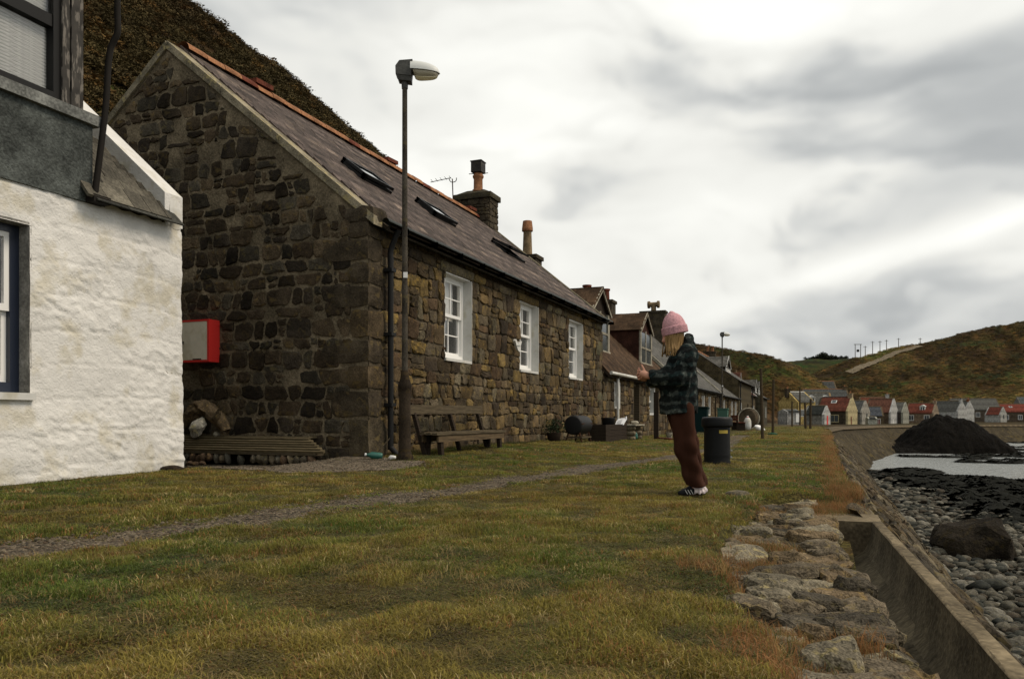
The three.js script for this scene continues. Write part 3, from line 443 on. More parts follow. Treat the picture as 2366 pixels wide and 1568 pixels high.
// ---------------------------------------------------------------- the long stone cottage
{
  const X = -6.39, Z = -10.16, ZF = -23.6, HALF = 3.97, RX = X - HALF, RY = 7.0, EY = 3.74, sl = (RY - EY) / HALF;
  const t = thing('stone_cottage', 'long brown rubble stone cottage with slate roof and three white sash windows', 'cottage', [0, 0, 0]);
  const FR = { o: V(X, 0, Z), u: V(0, 0, -1), v: V(0, 1, 0), n: V(1, 0, 0) }, GR = { o: V(X - 2 * HALF, 0, Z), u: V(1, 0, 0), v: V(0, 1, 0), n: V(0, 0, 1) };
  const L = Z - ZF, wins = [[2.56, 3.62], [6.34, 7.46], [10.04, 11.2]], W0 = 1.81, W1 = 3.36;
  const roofAt = u => RY - Math.abs(u - HALF) * sl;
  // backing of lime mortar
  obj('wall', [shapeIn(FR, rect(.02, L, -.2, EY), wins.map(([a, b]) => rect(a, b, W0, W1)))], std([.125, .1, .066], { map: grainC, bumpMap: rockB, bumpScale: .02, roughness: .97 }), t);
  obj('gable_wall', grid(90, 80, (u, v) => { const a = u * 2 * HALF, y = lerp(-.2, roofAt(a), v), k = Math.min(1, (1 - v) * 9, Math.min(u, 1 - u) * 30) ; return [GR.o.x + a, y, Z + .03 * k * (fbm(a * 4, y * 4, 0, 4) - .42)]; }), M.mortar, t);
  obj('rear_wall', [box(RX - HALF, RX - HALF + .3, -.2, EY, ZF, Z - .05), shapeIn({ o: V(X - 2 * HALF, 0, ZF), u: V(1, 0, 0), v: V(0, 1, 0), n: V(0, 0, -1) }, [[0, -.2], [2 * HALF, -.2], [2 * HALF, EY], [HALF, RY], [0, EY]])], M.mortarDark, t);
  // stones of the front
  let quads = []; const add = (q) => quads.push(...q);
  add(courses(.35, L, .0, W0 - .02, .27, .34, 11, .34));
  let us = [.35, ...wins.flat(), L]; for (let i = 0; i < us.length; i += 2) add(courses(us[i] + (i ? .015 : 0), us[i + 1] - .015, W0 - .02, W1 + .02, .29, .32, 21 + i, .3));
  add(courses(.35, L, W1 + .2, EY + .02, .3, .46, 31, .2)); for (let i = 0; i < us.length; i += 2) add(courses(us[i] + (i ? .2 : 0), us[i + 1] - .2, W1 + .02, W1 + .2, .2, .4, 36 + i, .1)); wins.forEach(([a, b]) => quads.push(rect(a - .19, b + .19, W1 + .01, W1 + .2)));
  const geos = quads.map((q, i) => { seed(7000 + i); const k = rr(.62, 1.35), pal = pick(STONES), lich = rnd() < .08 ? [.24, .17, .07] : pal; return hewn(FR, outline(q, rr(.004, .013), .014), rr(.012, .05), lich.map(c => c * k), 7000 + i); });
  // stones of the gable, half buried in mortar
  courses(.02, 2 * HALF - .3, .0, RY, .25, .31, 51, .14).forEach((q, i) => { seed(9000 + i); if (rnd() < .07) return; q = q.map(p => [p[0], Math.min(p[1], roofAt(p[0]) - .07)]); if (Math.min(q[2][1] - q[1][1], q[3][1] - q[0][1]) < .07) return; const k = rr(.55, 1.75); geos.push(hewn(GR, outline(q, rr(.008, .03), .015), rr(.015, .036), pick(GSTONES).map(c => c * k), 9000 + i)); });
  // big corner stones
  let y = -.1, i = 0; while (y < 3.55) { seed(80 + i); let h = rr(.28, .5); if (y < .2) h = .82; if (y + h > 3.5) h = 3.74 - y; const long = i % 2, a = long ? rr(.36, .44) : rr(.5, .66), b = long ? rr(.62, .95) : rr(.32, .42), k = rr(.85, 1.2), c = (y < .6 ? [.13, .105, .068] : pick([[.115, .085, .05], [.095, .075, .05], [.135, .1, .058]])).map(q => q * k); geos.push(hewnBox(X - b, X + .035, y + .008, y + h - .008, Z - a, Z + .045, c, 600 + i)); y += h; i++; }
  // far corner
  for (y = -.1, i = 0; y < 3.6; i++) { seed(180 + i); const h = Math.min(rr(.3, .5), 3.74 - y + .001); geos.push(hewnBox(X - .3, X + .05, y + .008, y + h - .008, ZF - .02, ZF + (i % 2 ? .7 : .4), [.16 * rr(.8, 1.1), .12, .075], 640 + i)); y += h; }
  pieces('stone', 'stonework', geos, M.rubble, t, 300);
  // painted window reveals with an uneven outer edge, windows, sills
  wins.forEach(([a, b], k) => {
    const D = .19, w = .02;
    const edge = grid(2, 26, (u, v, i) => { const y = lerp(W0, W1, v), j = .03 * (noise(v * 13, k * 7 + 3) - .3); return [[X - D, Z - b], [X + .052, Z - b], [X + .056, Z - b - .012 - j]][i].reduce((p, q, n) => n ? [p[0], y, q] : [q], []); });
    obj('reveal', [edge, box(X - D, X + .01, W0, W1, Z - a, Z - a + w), box(X - D, X + .05, W0 - .05, W0, Z - b - .03, Z - a + .03), box(X - D, X + .02, W1, W1 + .02, Z - b, Z - a)], M.whiteOld, t);
    sashWindow(t, FR, a, b, W0, W1, .125, { mid: .53, blind: k === 0 ? [.5, .98] : k === 1 ? [.55, .95] : [.6, .97], blindMat: M.curtain, stile: .045, frame: .075 });
  });
  // roof deck, slates
  const up = V(-HALF, RY - EY, 0).normalize(), nr = V(up.y, -up.x, 0), RL = Math.hypot(HALF + .22, (HALF + .22) * sl), e = V(X + .22, EY + .10 - .22 * sl, 0);
  const deck = s => prism([V(RX, RY + .08, Z - .2), V(RX + s * (HALF + .2), EY - .2 * sl + .08, Z - .2), V(RX + s * (HALF + .2), EY - .2 * sl + .08, ZF + .1), V(RX, RY + .08, ZF + .1)], V(0, -.07, 0));
  obj('roof', [deck(1), deck(-1)], M.mortarDark, t);
  pieces('slate', 'slating', roofing(V(e.x, e.y, Z - .3), V(e.x, e.y, ZF + .3), up, nr, RL, .28, .225, .024, 301, (r, n) => { const k = rr(.75, 1.25) * (r % 2 ? 1.2 : .82); return rnd() < .1 ? [.2 * k, .155 * k, .125 * k] : [.125 * k, .097 * k, .084 * k]; }), M.slate, t, 300);
  // copings (skews) of both gables
  const skew = (z0, z1, lift, m) => { const g = []; for (const s of [1, -1]) { const n = 7; for (let k = 0; k < n; k++) { const a = V(RX + s * (HALF + .12) * (1 - k / n), 0, 0), b = V(RX + s * (HALF + .12) * (1 - (k + 1) / n) + s * .012, 0, 0); a.y = RY - Math.abs(a.x - RX) * sl + lift; b.y = RY - Math.abs(b.x - RX) * sl + lift; g.push(prism([V(a.x, a.y, z0), V(b.x, b.y, z0), V(b.x, b.y, z1), V(a.x, a.y, z1)].reverse(), V(0, -lift - .005, 0))); } } g.forEach(q => obj('coping_stone', q, m, t)); };
  skew(Z + .05, Z - .3, .135, std([.36, .315, .22], { map: rockC, bumpMap: rockB, bumpScale: .01 })); skew(ZF + .3, ZF - .06, .2, std([.2, .175, .12], { map: rockC, bumpMap: rockB, bumpScale: .01 }));
  obj('kneeler', hewnBox(X - .42, X + .13, 3.68, 3.94, Z - .34, Z + .06, [.1, .08, .055], 699), M.rubble, t);
  // ridge tiles
  for (let z = Z - .32, k = 0; z > ZF + .35; z -= .45, k++) { seed(330 + k); const g = new THREE.CylinderGeometry(.15, .155, .44, 12, 1, false, 0, Math.PI); g.rotateZ(Math.PI / 2); g.rotateY(Math.PI / 2); const q = new THREE.CylinderGeometry(.15, .15, .44, 12, 1, true, -Math.PI / 2, Math.PI); q.rotateX(-Math.PI / 2); q.translate(RX, RY + .12 + rr(-.008, .008), z - .22); obj('ridge_tile', q, k % 8 === 3 ? M.terraDark : M.terracotta, t); if (k % 11 === 4) obj('ridge_cap', place(new THREE.BoxGeometry(.2, .09, .5), RX + .04, RY + .3, z - .2, 0, .05), M.terraDark, t); }
  // gutter and downpipe
  const gut = new THREE.CylinderGeometry(.06, .06, L + .1, 10, 1, true, Math.PI / 2, Math.PI); gut.rotateX(Math.PI / 2); gut.translate(X + .27, EY - .06, (Z + ZF) / 2 - .1); const gm = std([.04, .05, .045], { map: grainC, roughness: .6, side: THREE.DoubleSide });
  obj('gutter', [gut, ...[...Array(14)].map((_, k) => box(X + .17, X + .345, EY - .13, EY - .05, Z - .6 - k, Z - .63 - k)), box(X + .07, X + .2, EY - .12, EY + .0, ZF, Z - .3)], gm, t);
  obj('downpipe', [tube([V(X + .27, EY - .1, Z - .45), V(X + .2, EY - .22, Z - .45), V(X + .12, EY - .42, Z - .45), V(X + .12, EY - .7, Z - .45)], .045), rod(V(X + .12, EY - .5, Z - .45), V(X + .12, .22, Z - .45), .045, .045, 12), ...[.9, 2, 3].map(h => box(X + .02, X + .18, h, h + .05, Z - .52, Z - .38)), rod(V(X + .12, .26, Z - .45), V(X + .3, .1, Z - .43), .045)], M.black, t);
  // roof windows, top-hung and a little open
  [[-12.15, -13.15, .03], [-14.95, -16.0, .02], [-19.15, -20.45, .22]].forEach(([z0, z1, open], k) => {
    const c = V(X - 1.62, 0, 0); c.y = RY - (c.x - RX) * sl + .16; const at = (du, z, dn) => V(c.x + up.x * du + nr.x * dn, c.y + up.y * du + nr.y * dn, z), bx = (u0, u1, za, zb, n0, n1) => prism([at(u0, za, n0), at(u1, za, n0), at(u1, zb, n0), at(u0, zb, n0)].reverse(), nr.clone().multiplyScalar(n1 - n0)); const h = .31;
    const f = obj('skylight', [bx(-h, -h + .07, z0, z1, -.05, .06), bx(h - .07, h, z0, z1, -.05, .06), bx(-h, h, z0, z0 - .07, -.05, .06), bx(-h, h, z1 + .07, z1, -.05, .06), bx(-h - .18, -h, z0 + .05, z1 - .05, -.07, -.05)], M.black, t);
    const piv = at(h, 0, .065), rot = new THREE.Matrix4().makeTranslation(piv.x, piv.y, piv.z).multiply(new THREE.Matrix4().makeRotationZ(open)).multiply(new THREE.Matrix4().makeTranslation(-piv.x, -piv.y, -piv.z)); const S = g => { g.applyMatrix4(rot); return g; };
    obj('sash', [S(bx(-h, -h + .08, z0, z1, .065, .12)), S(bx(h - .08, h, z0, z1, .065, .12)), S(bx(-h, h, z0, z0 - .08, .065, .12)), S(bx(-h, h, z1 + .08, z1, .065, .12))], M.black, f);
    obj('pane', S(bx(-h + .07, h - .07, z0 - .07, z1 + .07, .085, .1)), M.glass, f);
  });
  // chimney on the far gable
  const cx = RX - .12, c0 = 6.2, cg = []; seed(41); const ch = obj('chimney', [box(cx - .58, cx + .58, c0, 7.78, ZF + .02, ZF + .72)], M.mortarDark, t);
  for (const fr of [{ o: V(cx - .58, 0, ZF + .72), u: V(1, 0, 0), v: V(0, 1, 0), n: V(0, 0, 1), w: 1.16 }, { o: V(cx + .58, 0, ZF + .72), u: V(0, 0, -1), v: V(0, 1, 0), n: V(1, 0, 0), w: .7 }]) courses(0, fr.w, 6.6, 7.76, .2, .32, 61, .2).forEach((q, k) => { seed(4400 + k); const m = rr(.7, 1.2); cg.push(hewn(fr, outline(q, .01, .008), .03, [.1 * m, .082 * m, .056 * m], 4400 + k)); });
  cg.forEach(g => obj('stone', g, M.rubble, ch));
  obj('chimney_cap', [box(cx - .66, cx + .66, 7.76, 7.93, ZF - .06, ZF + .8), prism([V(cx - .62, 7.93, ZF + .76), V(cx + .62, 7.93, ZF + .76), V(cx + .3, 8.1, ZF + .5), V(cx - .3, 8.1, ZF + .5)], V(0, 0, -.5))], std([.085, .075, .05], { map: rockC, bumpMap: rockB, bumpScale: .02 }), ch);
  obj('chimney_pot', place(lathe([[.19, 0], [.19, .06], [.15, .09], [.145, .42], [.175, .46], [.185, .52], [.155, .55], [.15, .6], [.1, .6]], 18), cx + .05, 8.06, ZF + .4), M.terracotta, ch);
  obj('cowl', [box(cx - .13, cx + .23, 8.68, 9.02, ZF + .22, ZF + .58), box(cx - .15, cx + .25, 9.02, 9.05, ZF + .2, ZF + .6), rod(V(cx - .27, 8.68, ZF + .42), V(cx + .4, 8.64, ZF + .4), .012)], std([.07, .065, .06], { map: rockC, metalness: .4, roughness: .6 }), ch);
  obj('flashing', place(new THREE.BoxGeometry(.5, .03, .35), cx + .85, RY - .55, ZF + .6, 0, 0, -.65), M.lead, ch);
}
// aerial on the chimney
{
  const t = thing('tv_aerial', 'thin television aerial on a mast strapped to the stone chimney', 'aerial', [-11.12, 7.1, -22.8]);
  obj('mast', [rod(V(0, 0, 0), V(-.05, 1.36, 0), .018), box(-.02, .12, .18, .22, -.03, .01)], M.rust, t);
  obj('boom', [rod(V(-.78, 1.3, .12), V(-.1, 1.4, 0), .012)], M.iron, t);
  obj('reflector', [tube([V(-.16, 1.38, .02), V(-.12, 1.28, 0), V(-.03, 1.25, 0), V(.08, 1.28, 0), V(.1, 1.38, 0)], .013, 6, 14)], M.iron, t);
  for (let k = 0; k < 5; k++) obj('rod', rod(V(-.72 + k * .15, 1.31 + k * .02, -.06 + (.12 - k * .03)), V(-.74 + k * .15, 1.37 + k * .02, .06 + (.12 - k * .03)), .008), M.iron, t);
}
{
  seed(5); const t = thing('bird_ornament', 'small white bird-shaped ornament on the rubble wall between two sash windows', 'ornament', [-6.29, 2.3, -16.02]);
  obj('body', prism([[0, -.09], [.1, -.13], [.16, -.02], [.1, .1], [.02, .03], [-.1, .14], [-.16, .1]].map(p => V(0, p[1], -p[0])), V(.05, 0, 0)), M.whiteOld, t); obj('wing', prism([[-.06, .0], [.14, .02], [.2, .12], [.02, .08]].map(p => V(.05, p[1], -p[0])), V(.02, 0, 0)), M.whiteOld, t);
}

// ---------------------------------------------------------------- the white harled house
{
  const X = -7.62, Z = -7.68, EY = 3.14, RX = -10.4, sl = .86;
  const t = thing('white_house', 'white harled house with grey dormer and navy window frame, nearest to the camera', 'house', [0, 0, 0]);
  const O = { z0: -5.64, z1: -4.5, y0: .98, y1: 2.72 };
  const lump = (z, y) => { const a = fbm(z * 1.6 + 8, y * 1.9, 0, 4) - .5, b = fbm(z * 7 + 30 + y * 2, y * 11, 0, 5), c = fbm(z * 1.7 + 3, y * 2.2 + 50, 0, 3), e = fbm(z * 16 + y * 5, y * 26, 0, 3), r = (Math.abs(b - .5) * .085 + (e - .5) * .022) * sstep(.4, .62, c); const joint = Math.abs(((y + .05 * Math.sin(z * 2.1) + .03 * (noise(z * 3, 5) - .5)) % .37) / .37 - .5); return a * .05 + r * .65 + (b - .5) * .010 + (e - .5) * .006 - .008 * (joint < .03 ? 1 : 0); };
  const zs = [], ys = []; const seg = (a, b, st, arr) => { const n = Math.max(1, Math.round(Math.abs(b - a) / st)); for (let i = 0; i < n; i++) arr.push(lerp(a, b, i / n)); };
  seg(Z, O.z0, .025, zs); seg(O.z0, O.z1, .04, zs); seg(O.z1, -1.2, .06, zs); zs.push(-1.2); seg(-.15, O.y0, .024, ys); seg(O.y0, O.y1, .024, ys); seg(O.y1, EY + .02, .024, ys); ys.push(EY + .02);
  const pos = [], idx = [], nz = zs.length;
  ys.forEach((y, j) => zs.forEach((z, i) => { const top = clamp((EY + .02 - y) * 8), hole = (z >= O.z0 - .001 && z <= O.z1 + .001 && y >= O.y0 - .001 && y <= O.y1 + .001), d = lump(z, y) * (hole ? .25 : 1); const batter = .05 * (1 - y / 3.2) * sstep(Z + .6, Z, z); const ez = i === 0 ? .035 * (fbm(y * 5, 3, 0, 3) - .5) - batter * 1.3 : 0; pos.push(X + d, y + (j === ys.length - 1 ? .03 * (noise(z * 9, 3) - .5) : 0), z + ez); }));
  for (let j = 0; j < ys.length - 1; j++) for (let i = 0; i < nz - 1; i++) { const zc = (zs[i] + zs[i + 1]) / 2, yc = (ys[j] + ys[j + 1]) / 2; if (zc > O.z0 && zc < O.z1 && yc > O.y0 && yc < O.y1) continue; const a = j * nz + i, b = a + 1, c = a + nz, d = c + 1; idx.push(a, d, b, a, c, d); }
  const wg = new THREE.BufferGeometry(); wg.setAttribute('position', new THREE.BufferAttribute(new Float32Array(pos), 3)); wg.setIndex(idx); wg.computeVertexNormals();
  obj('wall', [wg, box(X - .4, X - .015, -.15, EY, Z, Z + .02)], M.lime, t);
  obj('gable_wall', [prism([V(X - .02, -.2, Z - .01), V(2 * RX - X, -.2, Z - .01), V(2 * RX - X, EY, Z - .01), V(RX, EY + (X - RX) * sl, Z - .01), V(X - .02, EY, Z - .01)], V(0, 0, .25)), box(2 * RX - X, 2 * RX - X + .3, -.2, EY, Z + .3, -1.2)], M.limeDirty, t);
  obj('reveal', [box(X - .2, X - .005, O.y0, O.y1, O.z0 - .02, O.z0 + .001), box(X - .2, X - .005, O.y1 - .001, O.y1 + .03, O.z0, O.z1), box(X - .2, X - .005, O.y0, O.y1, O.z1, O.z1 + .02)], M.reveal, t);
  obj('sill', box(X - .2, X + .055, O.y0 - .07, O.y0 + .002, O.z0 - .03, O.z1 + .05), M.whiteOld, t);
  const FR = { o: V(X, 0, O.z1), u: V(0, 0, -1), v: V(0, 1, 0), n: V(1, 0, 0) }; const W = O.z1 - O.z0;
  sashWindow(t, FR, 0, W, O.y0 + .002, O.y1 - .001, .16, { frame: .1, frameMat: M.navy, sashMat: M.white, cols: 1, rows: 1, mid: .5, stile: .055, blind: [.02, .55], blindMat: M.curtain });
  // roof, slates by the gable, coping
  const up = V(-1, sl, 0).normalize(), nr = V(up.y, -up.x, 0), ridgeY = EY + (X - RX) * sl;
  obj('roof', [prism([V(RX, ridgeY + .06, Z + .28), V(X - .0, EY + .05, Z + .28), V(X - .0, EY + .05, -1.2), V(RX, ridgeY + .06, -1.2)], V(0, -.06, 0)), prism([V(RX, ridgeY + .06, Z + .28), V(RX, ridgeY + .06, -1.2), V(2 * RX - X, EY + .06, -1.2), V(2 * RX - X, EY + .06, Z + .28)], V(0, -.06, 0))], M.mortarDark, t);
  roofing(V(X + .13, EY + .02, -6.2), V(X + .13, EY + .02, Z + .30), up, nr, 3.4, .3, .2, .034, 71, () => { const k = rr(.45, 1.3); return [.17 * k, .155 * k, .12 * k]; }).forEach(g => obj('slate', g, M.slate, t));
  roofing(V(X + .17, EY - .012, -6.3), V(X + .17, EY - .012, Z + .12), up, nr, .21, .42, .2, .016, 72, () => { const k = rr(.6, .9); return [.1 * k, .1 * k, .085 * k]; }).forEach(g => obj('slate', g, M.slate, t));
  const cop = (z0, z1, lo, hi, a, m, nm) => obj(nm, prism([V(X - a, EY - a * -sl + hi, z0), V(RX, ridgeY + hi, z0), V(RX, ridgeY + lo, z0), V(X - a, EY + a * sl + lo, z0)], V(0, 0, z1 - z0)), m, t);
  cop(Z - .03, Z + .26, .0, .40, -.0, M.lime, 'coping'); cop(Z + .262, Z + .36, .0, .19, .06, M.limeDirty, 'margin');
  obj('kneeler', hewnBox(X - .3, X + .03, EY - .05, EY + .36, Z - .02, Z + .2, [.78, .77, .73], 77, .012), std([.95, .95, .95], { ...VC, map: limeC, roughness: .9 }), t);
  // dormer flush with the wall
  const dz = -6.36, dr = obj('dormer', [box(X - 2.2, X + .03, EY - .02, 4.02, dz, -1.2), box(X - 2.2, X - .3, 4.1, 6.1, dz + .1, -1.2)], M.render, t);
  obj('dormer_sill', box(X - .1, X + .085, 3.985, 4.105, dz - .06, -1.2), M.renderPale, dr);
  const wy0 = 4.105, wy1 = 6.0; const black = [box(X - .14, X + .02, wy0, wy1, dz + .12, dz + .30), box(X - .14, X - .01, wy0, wy0 + .09, dz + .3, -1.2), box(X - .14, X - .03, 5.02, 5.16, dz + .3, -1.2)];
  obj('dormer_post', [box(X - .16, X + .045, wy0, wy1, dz + .13, dz + .27), box(X - .16, X + .03, wy0, wy1, dz + .285, dz + .37)], M.blackPeel, dr);
  const wf = obj('dormer_window', [box(X - .13, X - .005, wy0, wy0 + .1, dz + .37, -1.2), box(X - .13, X - .02, 4.9, 5.03, dz + .43, -1.2), box(X - .13, X - .005, wy0 + .1, wy1, dz + .37, dz + .45)], M.black, dr);
  obj('pane', box(X - .075, X - .07, wy0 + .1, 4.9, dz + .45, -1.2), M.pane, wf); obj('pane', box(X - .05, X - .045, 5.03, wy1, dz + .45, -1.2), M.pane, wf);
  obj('blind', [box(X - .12, X - .115, wy0, wy1, dz + .4, -1.2)], std([.62, .63, .6], { map: again(woodC, .5), roughness: .95 }), wf);
  obj('dormer_roof', box(X - 2.3, X + .25, 6.0, 6.12, dz - .25, -1.2), M.lead, dr);
  obj('downpipe', [tube([V(X + .22, 6.0, dz - .16), V(X + .2, 5.3, dz - .18), V(X + .2, 5.08, dz - .18), V(X + .13, 4.9, dz - .15), V(X + .12, 4.2, dz - .09), V(X + .09, 3.22, dz + .02)], .034, 10, 60), box(X - .05, X + .16, 3.12, 3.2, dz - .13, dz + .09)], std([.014, .012, .01], { roughness: .75 }), t);
}

// ---------------------------------------------------------------- terrace beyond, gable to gable along the same line
function terrace(o) {
  const { z0, z1, eave, ridge, X = -6.39, depth = 7.8 } = o, half = depth / 2, RX = X - half, sl = (ridge - eave) / half, t = thing('stone_house', o.label, 'house', [0, 0, 0]);
  const FR = { o: V(X, 0, z0), u: V(0, 0, -1), v: V(0, 1, 0), n: V(1, 0, 0) }, L = z0 - z1, ops = o.openings || [];
  obj('wall', [shapeIn(FR, rect(0, L, -.5, eave), ops.map(q => rect(q[0], q[1], q[2], q[3]))), ...[z0, z1].map((z, k) => prism([V(X, -.5, z), V(RX - half, -.5, z), V(RX - half, eave, z), V(RX, ridge, z), V(X, eave, z)], V(0, 0, k ? .25 : -.25))), box(RX - half, RX - half + .25, -.5, eave, z1 + .26, z0 - .26)], o.wallMat || M.mortarDark, t);
  if (o.stones) { const us = [0, ...ops.flatMap(q => [q[0], q[1]]), L], qs = []; for (let i = 0; i < us.length; i += 2) qs.push(...courses(us[i], us[i + 1], -.15, eave, .33, .42, o.seed + i, .35)); for (const q of ops) { if (q[2] > .3) qs.push(...courses(q[0], q[1], -.15, q[2], .33, .42, o.seed + 50, .3)); if (eave - q[3] > .08) qs.push(rect(q[0], q[1], q[3], eave)); } pieces('stone', 'stonework', qs.map((q, i) => { seed(o.seed * 31 + i); const k = rr(.7, 1.3); return hewn(FR, outline(q, .008, .01), rr(.015, .05), pick(STONES).map(c => c * k), o.seed * 31 + i); }), M.rubble, t, o.stones); }
  for (const q of ops) { const [a, b, c, d, kind] = q; const w = obj(kind === 'door' ? 'door' : 'window', [box(X - .2, X - .17, c, d, z0 - b, z0 - a)], kind === 'door' ? M.woodDark : M.glassFar, t); const fm = kind === 'door' ? M.woodGrey : M.whiteOld; obj('frame', [box(X - .18, X + .02, c, d, z0 - a - .07, z0 - a), box(X - .2, X + .045, c, d, z0 - b, z0 - b + .1), box(X - .18, X - .08, d - .09, d, z0 - b, z0 - a), ...(kind === 'door' ? [] : [box(X - .18, X - .1, (c + d) / 2 - .04, (c + d) / 2 + .04, z0 - b, z0 - a), box(X - .18, X + .03, c, c + .08, z0 - b, z0 - a), box(X - .18, X - .12, c, d, z0 - (a + b) / 2 - .02, z0 - (a + b) / 2 + .02)])], fm, w); }
  const up = V(-half, ridge - eave, 0).normalize(), nr = V(up.y, -up.x, 0), e = V(X + .2, eave + .06 - .2 * sl, 0);
  const plane = s => prism([V(RX, ridge + .05, z0 - .05), V(RX + s * (half + .18), eave - .18 * sl + .05, z0 - .05), V(RX + s * (half + .18), eave - .18 * sl + .05, z1 + .05), V(RX, ridge + .05, z1 + .05)], V(0, -.06, 0));
  obj('roof', [plane(1), plane(-1)], o.tile ? M.woodDark : M.mortarDark, t);
  const rl = Math.hypot(half + .2, (half + .2) * sl), tone = o.tile ? () => { const k = rr(.7, 1.3); return [o.tile[0] * k, o.tile[1] * k, o.tile[2] * k]; } : () => { const k = rr(.75, 1.25); return [.14 * k, .135 * k, .12 * k]; };
  pieces(o.tile ? 'roof_tile' : 'slate', 'roofing', roofing(V(e.x, e.y, z0 - .1), V(e.x, e.y, z1 + .1), up, nr, rl, o.tile ? .34 : .3, o.tile ? .3 : .24, o.tile ? .03 : .012, o.seed + 3, tone), o.tile ? M.tileC : M.slate, t, o.pieces || 0);
  obj('ridge', [rod(V(RX, ridge + .1, z0 - .1), V(RX, ridge + .1, z1 + .1), .12, .12, 8)], o.ridgeMat || M.terracotta, t);
  for (const z of o.skews || []) obj('coping', prism([V(X + .15, eave - .15 * sl + .22, z + .15), V(RX, ridge + .22, z + .15), V(RX, ridge + .06, z + .15), V(X + .15, eave - .15 * sl + .02, z + .15)].reverse(), V(0, 0, -.32)), o.skewMat || M.cream, t);
  obj('gutter', [rod(V(X + .25, eave - .06, z0 - .1), V(X + .25, eave - .06, z1 + .1), .055)], o.gutterMat || M.black, t);
  for (const z of o.pipes || []) obj('downpipe', [rod(V(X + .12, 0, z), V(X + .12, eave - .15, z), .05), rod(V(X + .12, eave - .15, z), V(X + .25, eave - .05, z), .05)], o.gutterMat || M.black, t);
  for (const d of o.dormers || []) {
    const [zc, w, y1, y2, fx, cheek, trim] = d, y0 = eave + (X - fx) * sl, bx = X - (y1 - eave) / sl - .2, rx = X - (y2 - eave) / sl - .1, hw = w / 2;
    const dm = obj('dormer', [box(bx, fx, y0 - .6, y1, zc - hw, zc + hw), prism([V(fx - .02, y1, zc + hw), V(fx - .02, y1, zc - hw), V(fx - .02, y2 - .06, zc)], V(bx - fx, 0, 0))], cheek, t);
    for (const s of [1, -1]) { const d0 = V(0, y2 - y1, -s * hw).normalize(); const n0 = V(0, hw, s * (y2 - y1)).normalize(); const ee = V(rx - .2, y1 - .05, zc + s * (hw + .1)), e1 = V(fx + .16, y1 - .05, zc + s * (hw + .1)); roofing(s > 0 ? ee : e1, s > 0 ? e1 : ee, d0, n0, Math.hypot(hw + .1, y2 - y1 + .05), .34, .24, .025, o.seed + 9, tone).forEach(g => obj('roof_tile', g, o.tile ? M.tileC : M.slate, dm)); }
    obj('barge_board', [1, -1].map(s => bar(V(fx + .12, y1 - .08, zc + s * (hw + .1)), V(fx + .12, y2 + .02, zc), .04, .13)), trim, dm);
    obj('window', [box(fx, fx + .03, y0 + .12, y1 - .1, zc - hw + .18, zc + hw - .18)], M.glassFar, dm);
    obj('window_frame', [box(fx, fx + .07, y0 + .05, y1 - .02, zc + hw - .2, zc + hw - .02), box(fx, fx + .07, y0 + .05, y1 - .02, zc - hw + .02, zc - hw + .2), box(fx, fx + .06, (y0 + y1) / 2 - .04, (y0 + y1) / 2 + .04, zc - hw + .2, zc + hw - .2), box(fx, fx + .1, y0 + .02, y0 + .12, zc - hw, zc + hw), box(fx, fx + .05, y0 + .12, y1, zc - .05, zc + .05)], trim, dm);
  }
  for (const c of o.chimneys || []) { const [z, w, d, y1, pots, dx = 0] = c, x = RX + dx; const ch = obj('chimney', [box(x - w / 2, x + w / 2, ridge - 1.2, y1, z - d / 2, z + d / 2), box(x - w / 2 - .06, x + w / 2 + .06, y1, y1 + .14, z - d / 2 - .06, z + d / 2 + .06)], std([.09, .075, .052], { map: rockC, bumpMap: rockB, bumpScale: .04 }), t); for (const [px, h, r, m, kind] of pots) { obj('chimney_pot', kind === 'tee' ? [cyl(r, r, h, x + px, y1 + .14, z, 12), place(new THREE.CylinderGeometry(r * .95, r * .95, .62, 12), x + px, y1 + .14 + h, z, 0, 0, Math.PI / 2), ...[-.31, .31].map(q => place(new THREE.CylinderGeometry(r * 1.4, r * 1.4, .14, 12), x + px + q, y1 + .14 + h, z, 0, 0, Math.PI / 2))] : kind === 'tall' ? [cyl(r * 1.1, r * .9, h * .72, x + px, y1 + .14, z)] : [cyl(r, r * .92, h, x + px, y1 + .14, z), cyl(r * 1.15, r * 1.15, .08, x + px, y1 + .14 + h, z)], m, ch); if (kind === 'tall') obj('pot_top', place(lathe([[r * 1.0, 0], [r * 1.22, .02], [r * 1.2, h * .1], [r * 1.0, h * .3], [r * .7, h * .3]]), x + px, y1 + .14 + h * .71, z), M.terracotta, ch); } }
  return t;
}
terrace({ label: 'low stone house with brown tiled roof and two dormers, next to the long cottage', z0: -23.72, z1: -37.4, eave: 2.17, ridge: 5.85, seed: 101, stones: 290, tile: [.1, .062, .036], pieces: 290, ridgeMat: M.terraDark, gutterMat: M.whiteOld, pipes: [-25.2], openings: [[1.4, 2.1, 1, 1.9, 'window'], [4.2, 5.2, -.1, 1.95, 'door'], [7, 8, .8, 1.9, 'window'], [10.6, 11.6, .8, 1.9, 'window']],
  dormers: [[-26.3, 2.3, 4.4, 5.15, -7.2, M.woodDark, M.cream], [-33.8, 2.4, 4.45, 5.2, -7.2, std([.07, .03, .02], { map: grainC }), M.cream]], chimneys: [[-27.4, .9, .7, 6.6, [[0, 1.32, .17, M.buff, 'tall']]], [-37.1, 1.7, .8, 6.25, [[-.5, .75, .2, M.terraDark], [.45, .5, .19, M.terraDark]]]] });
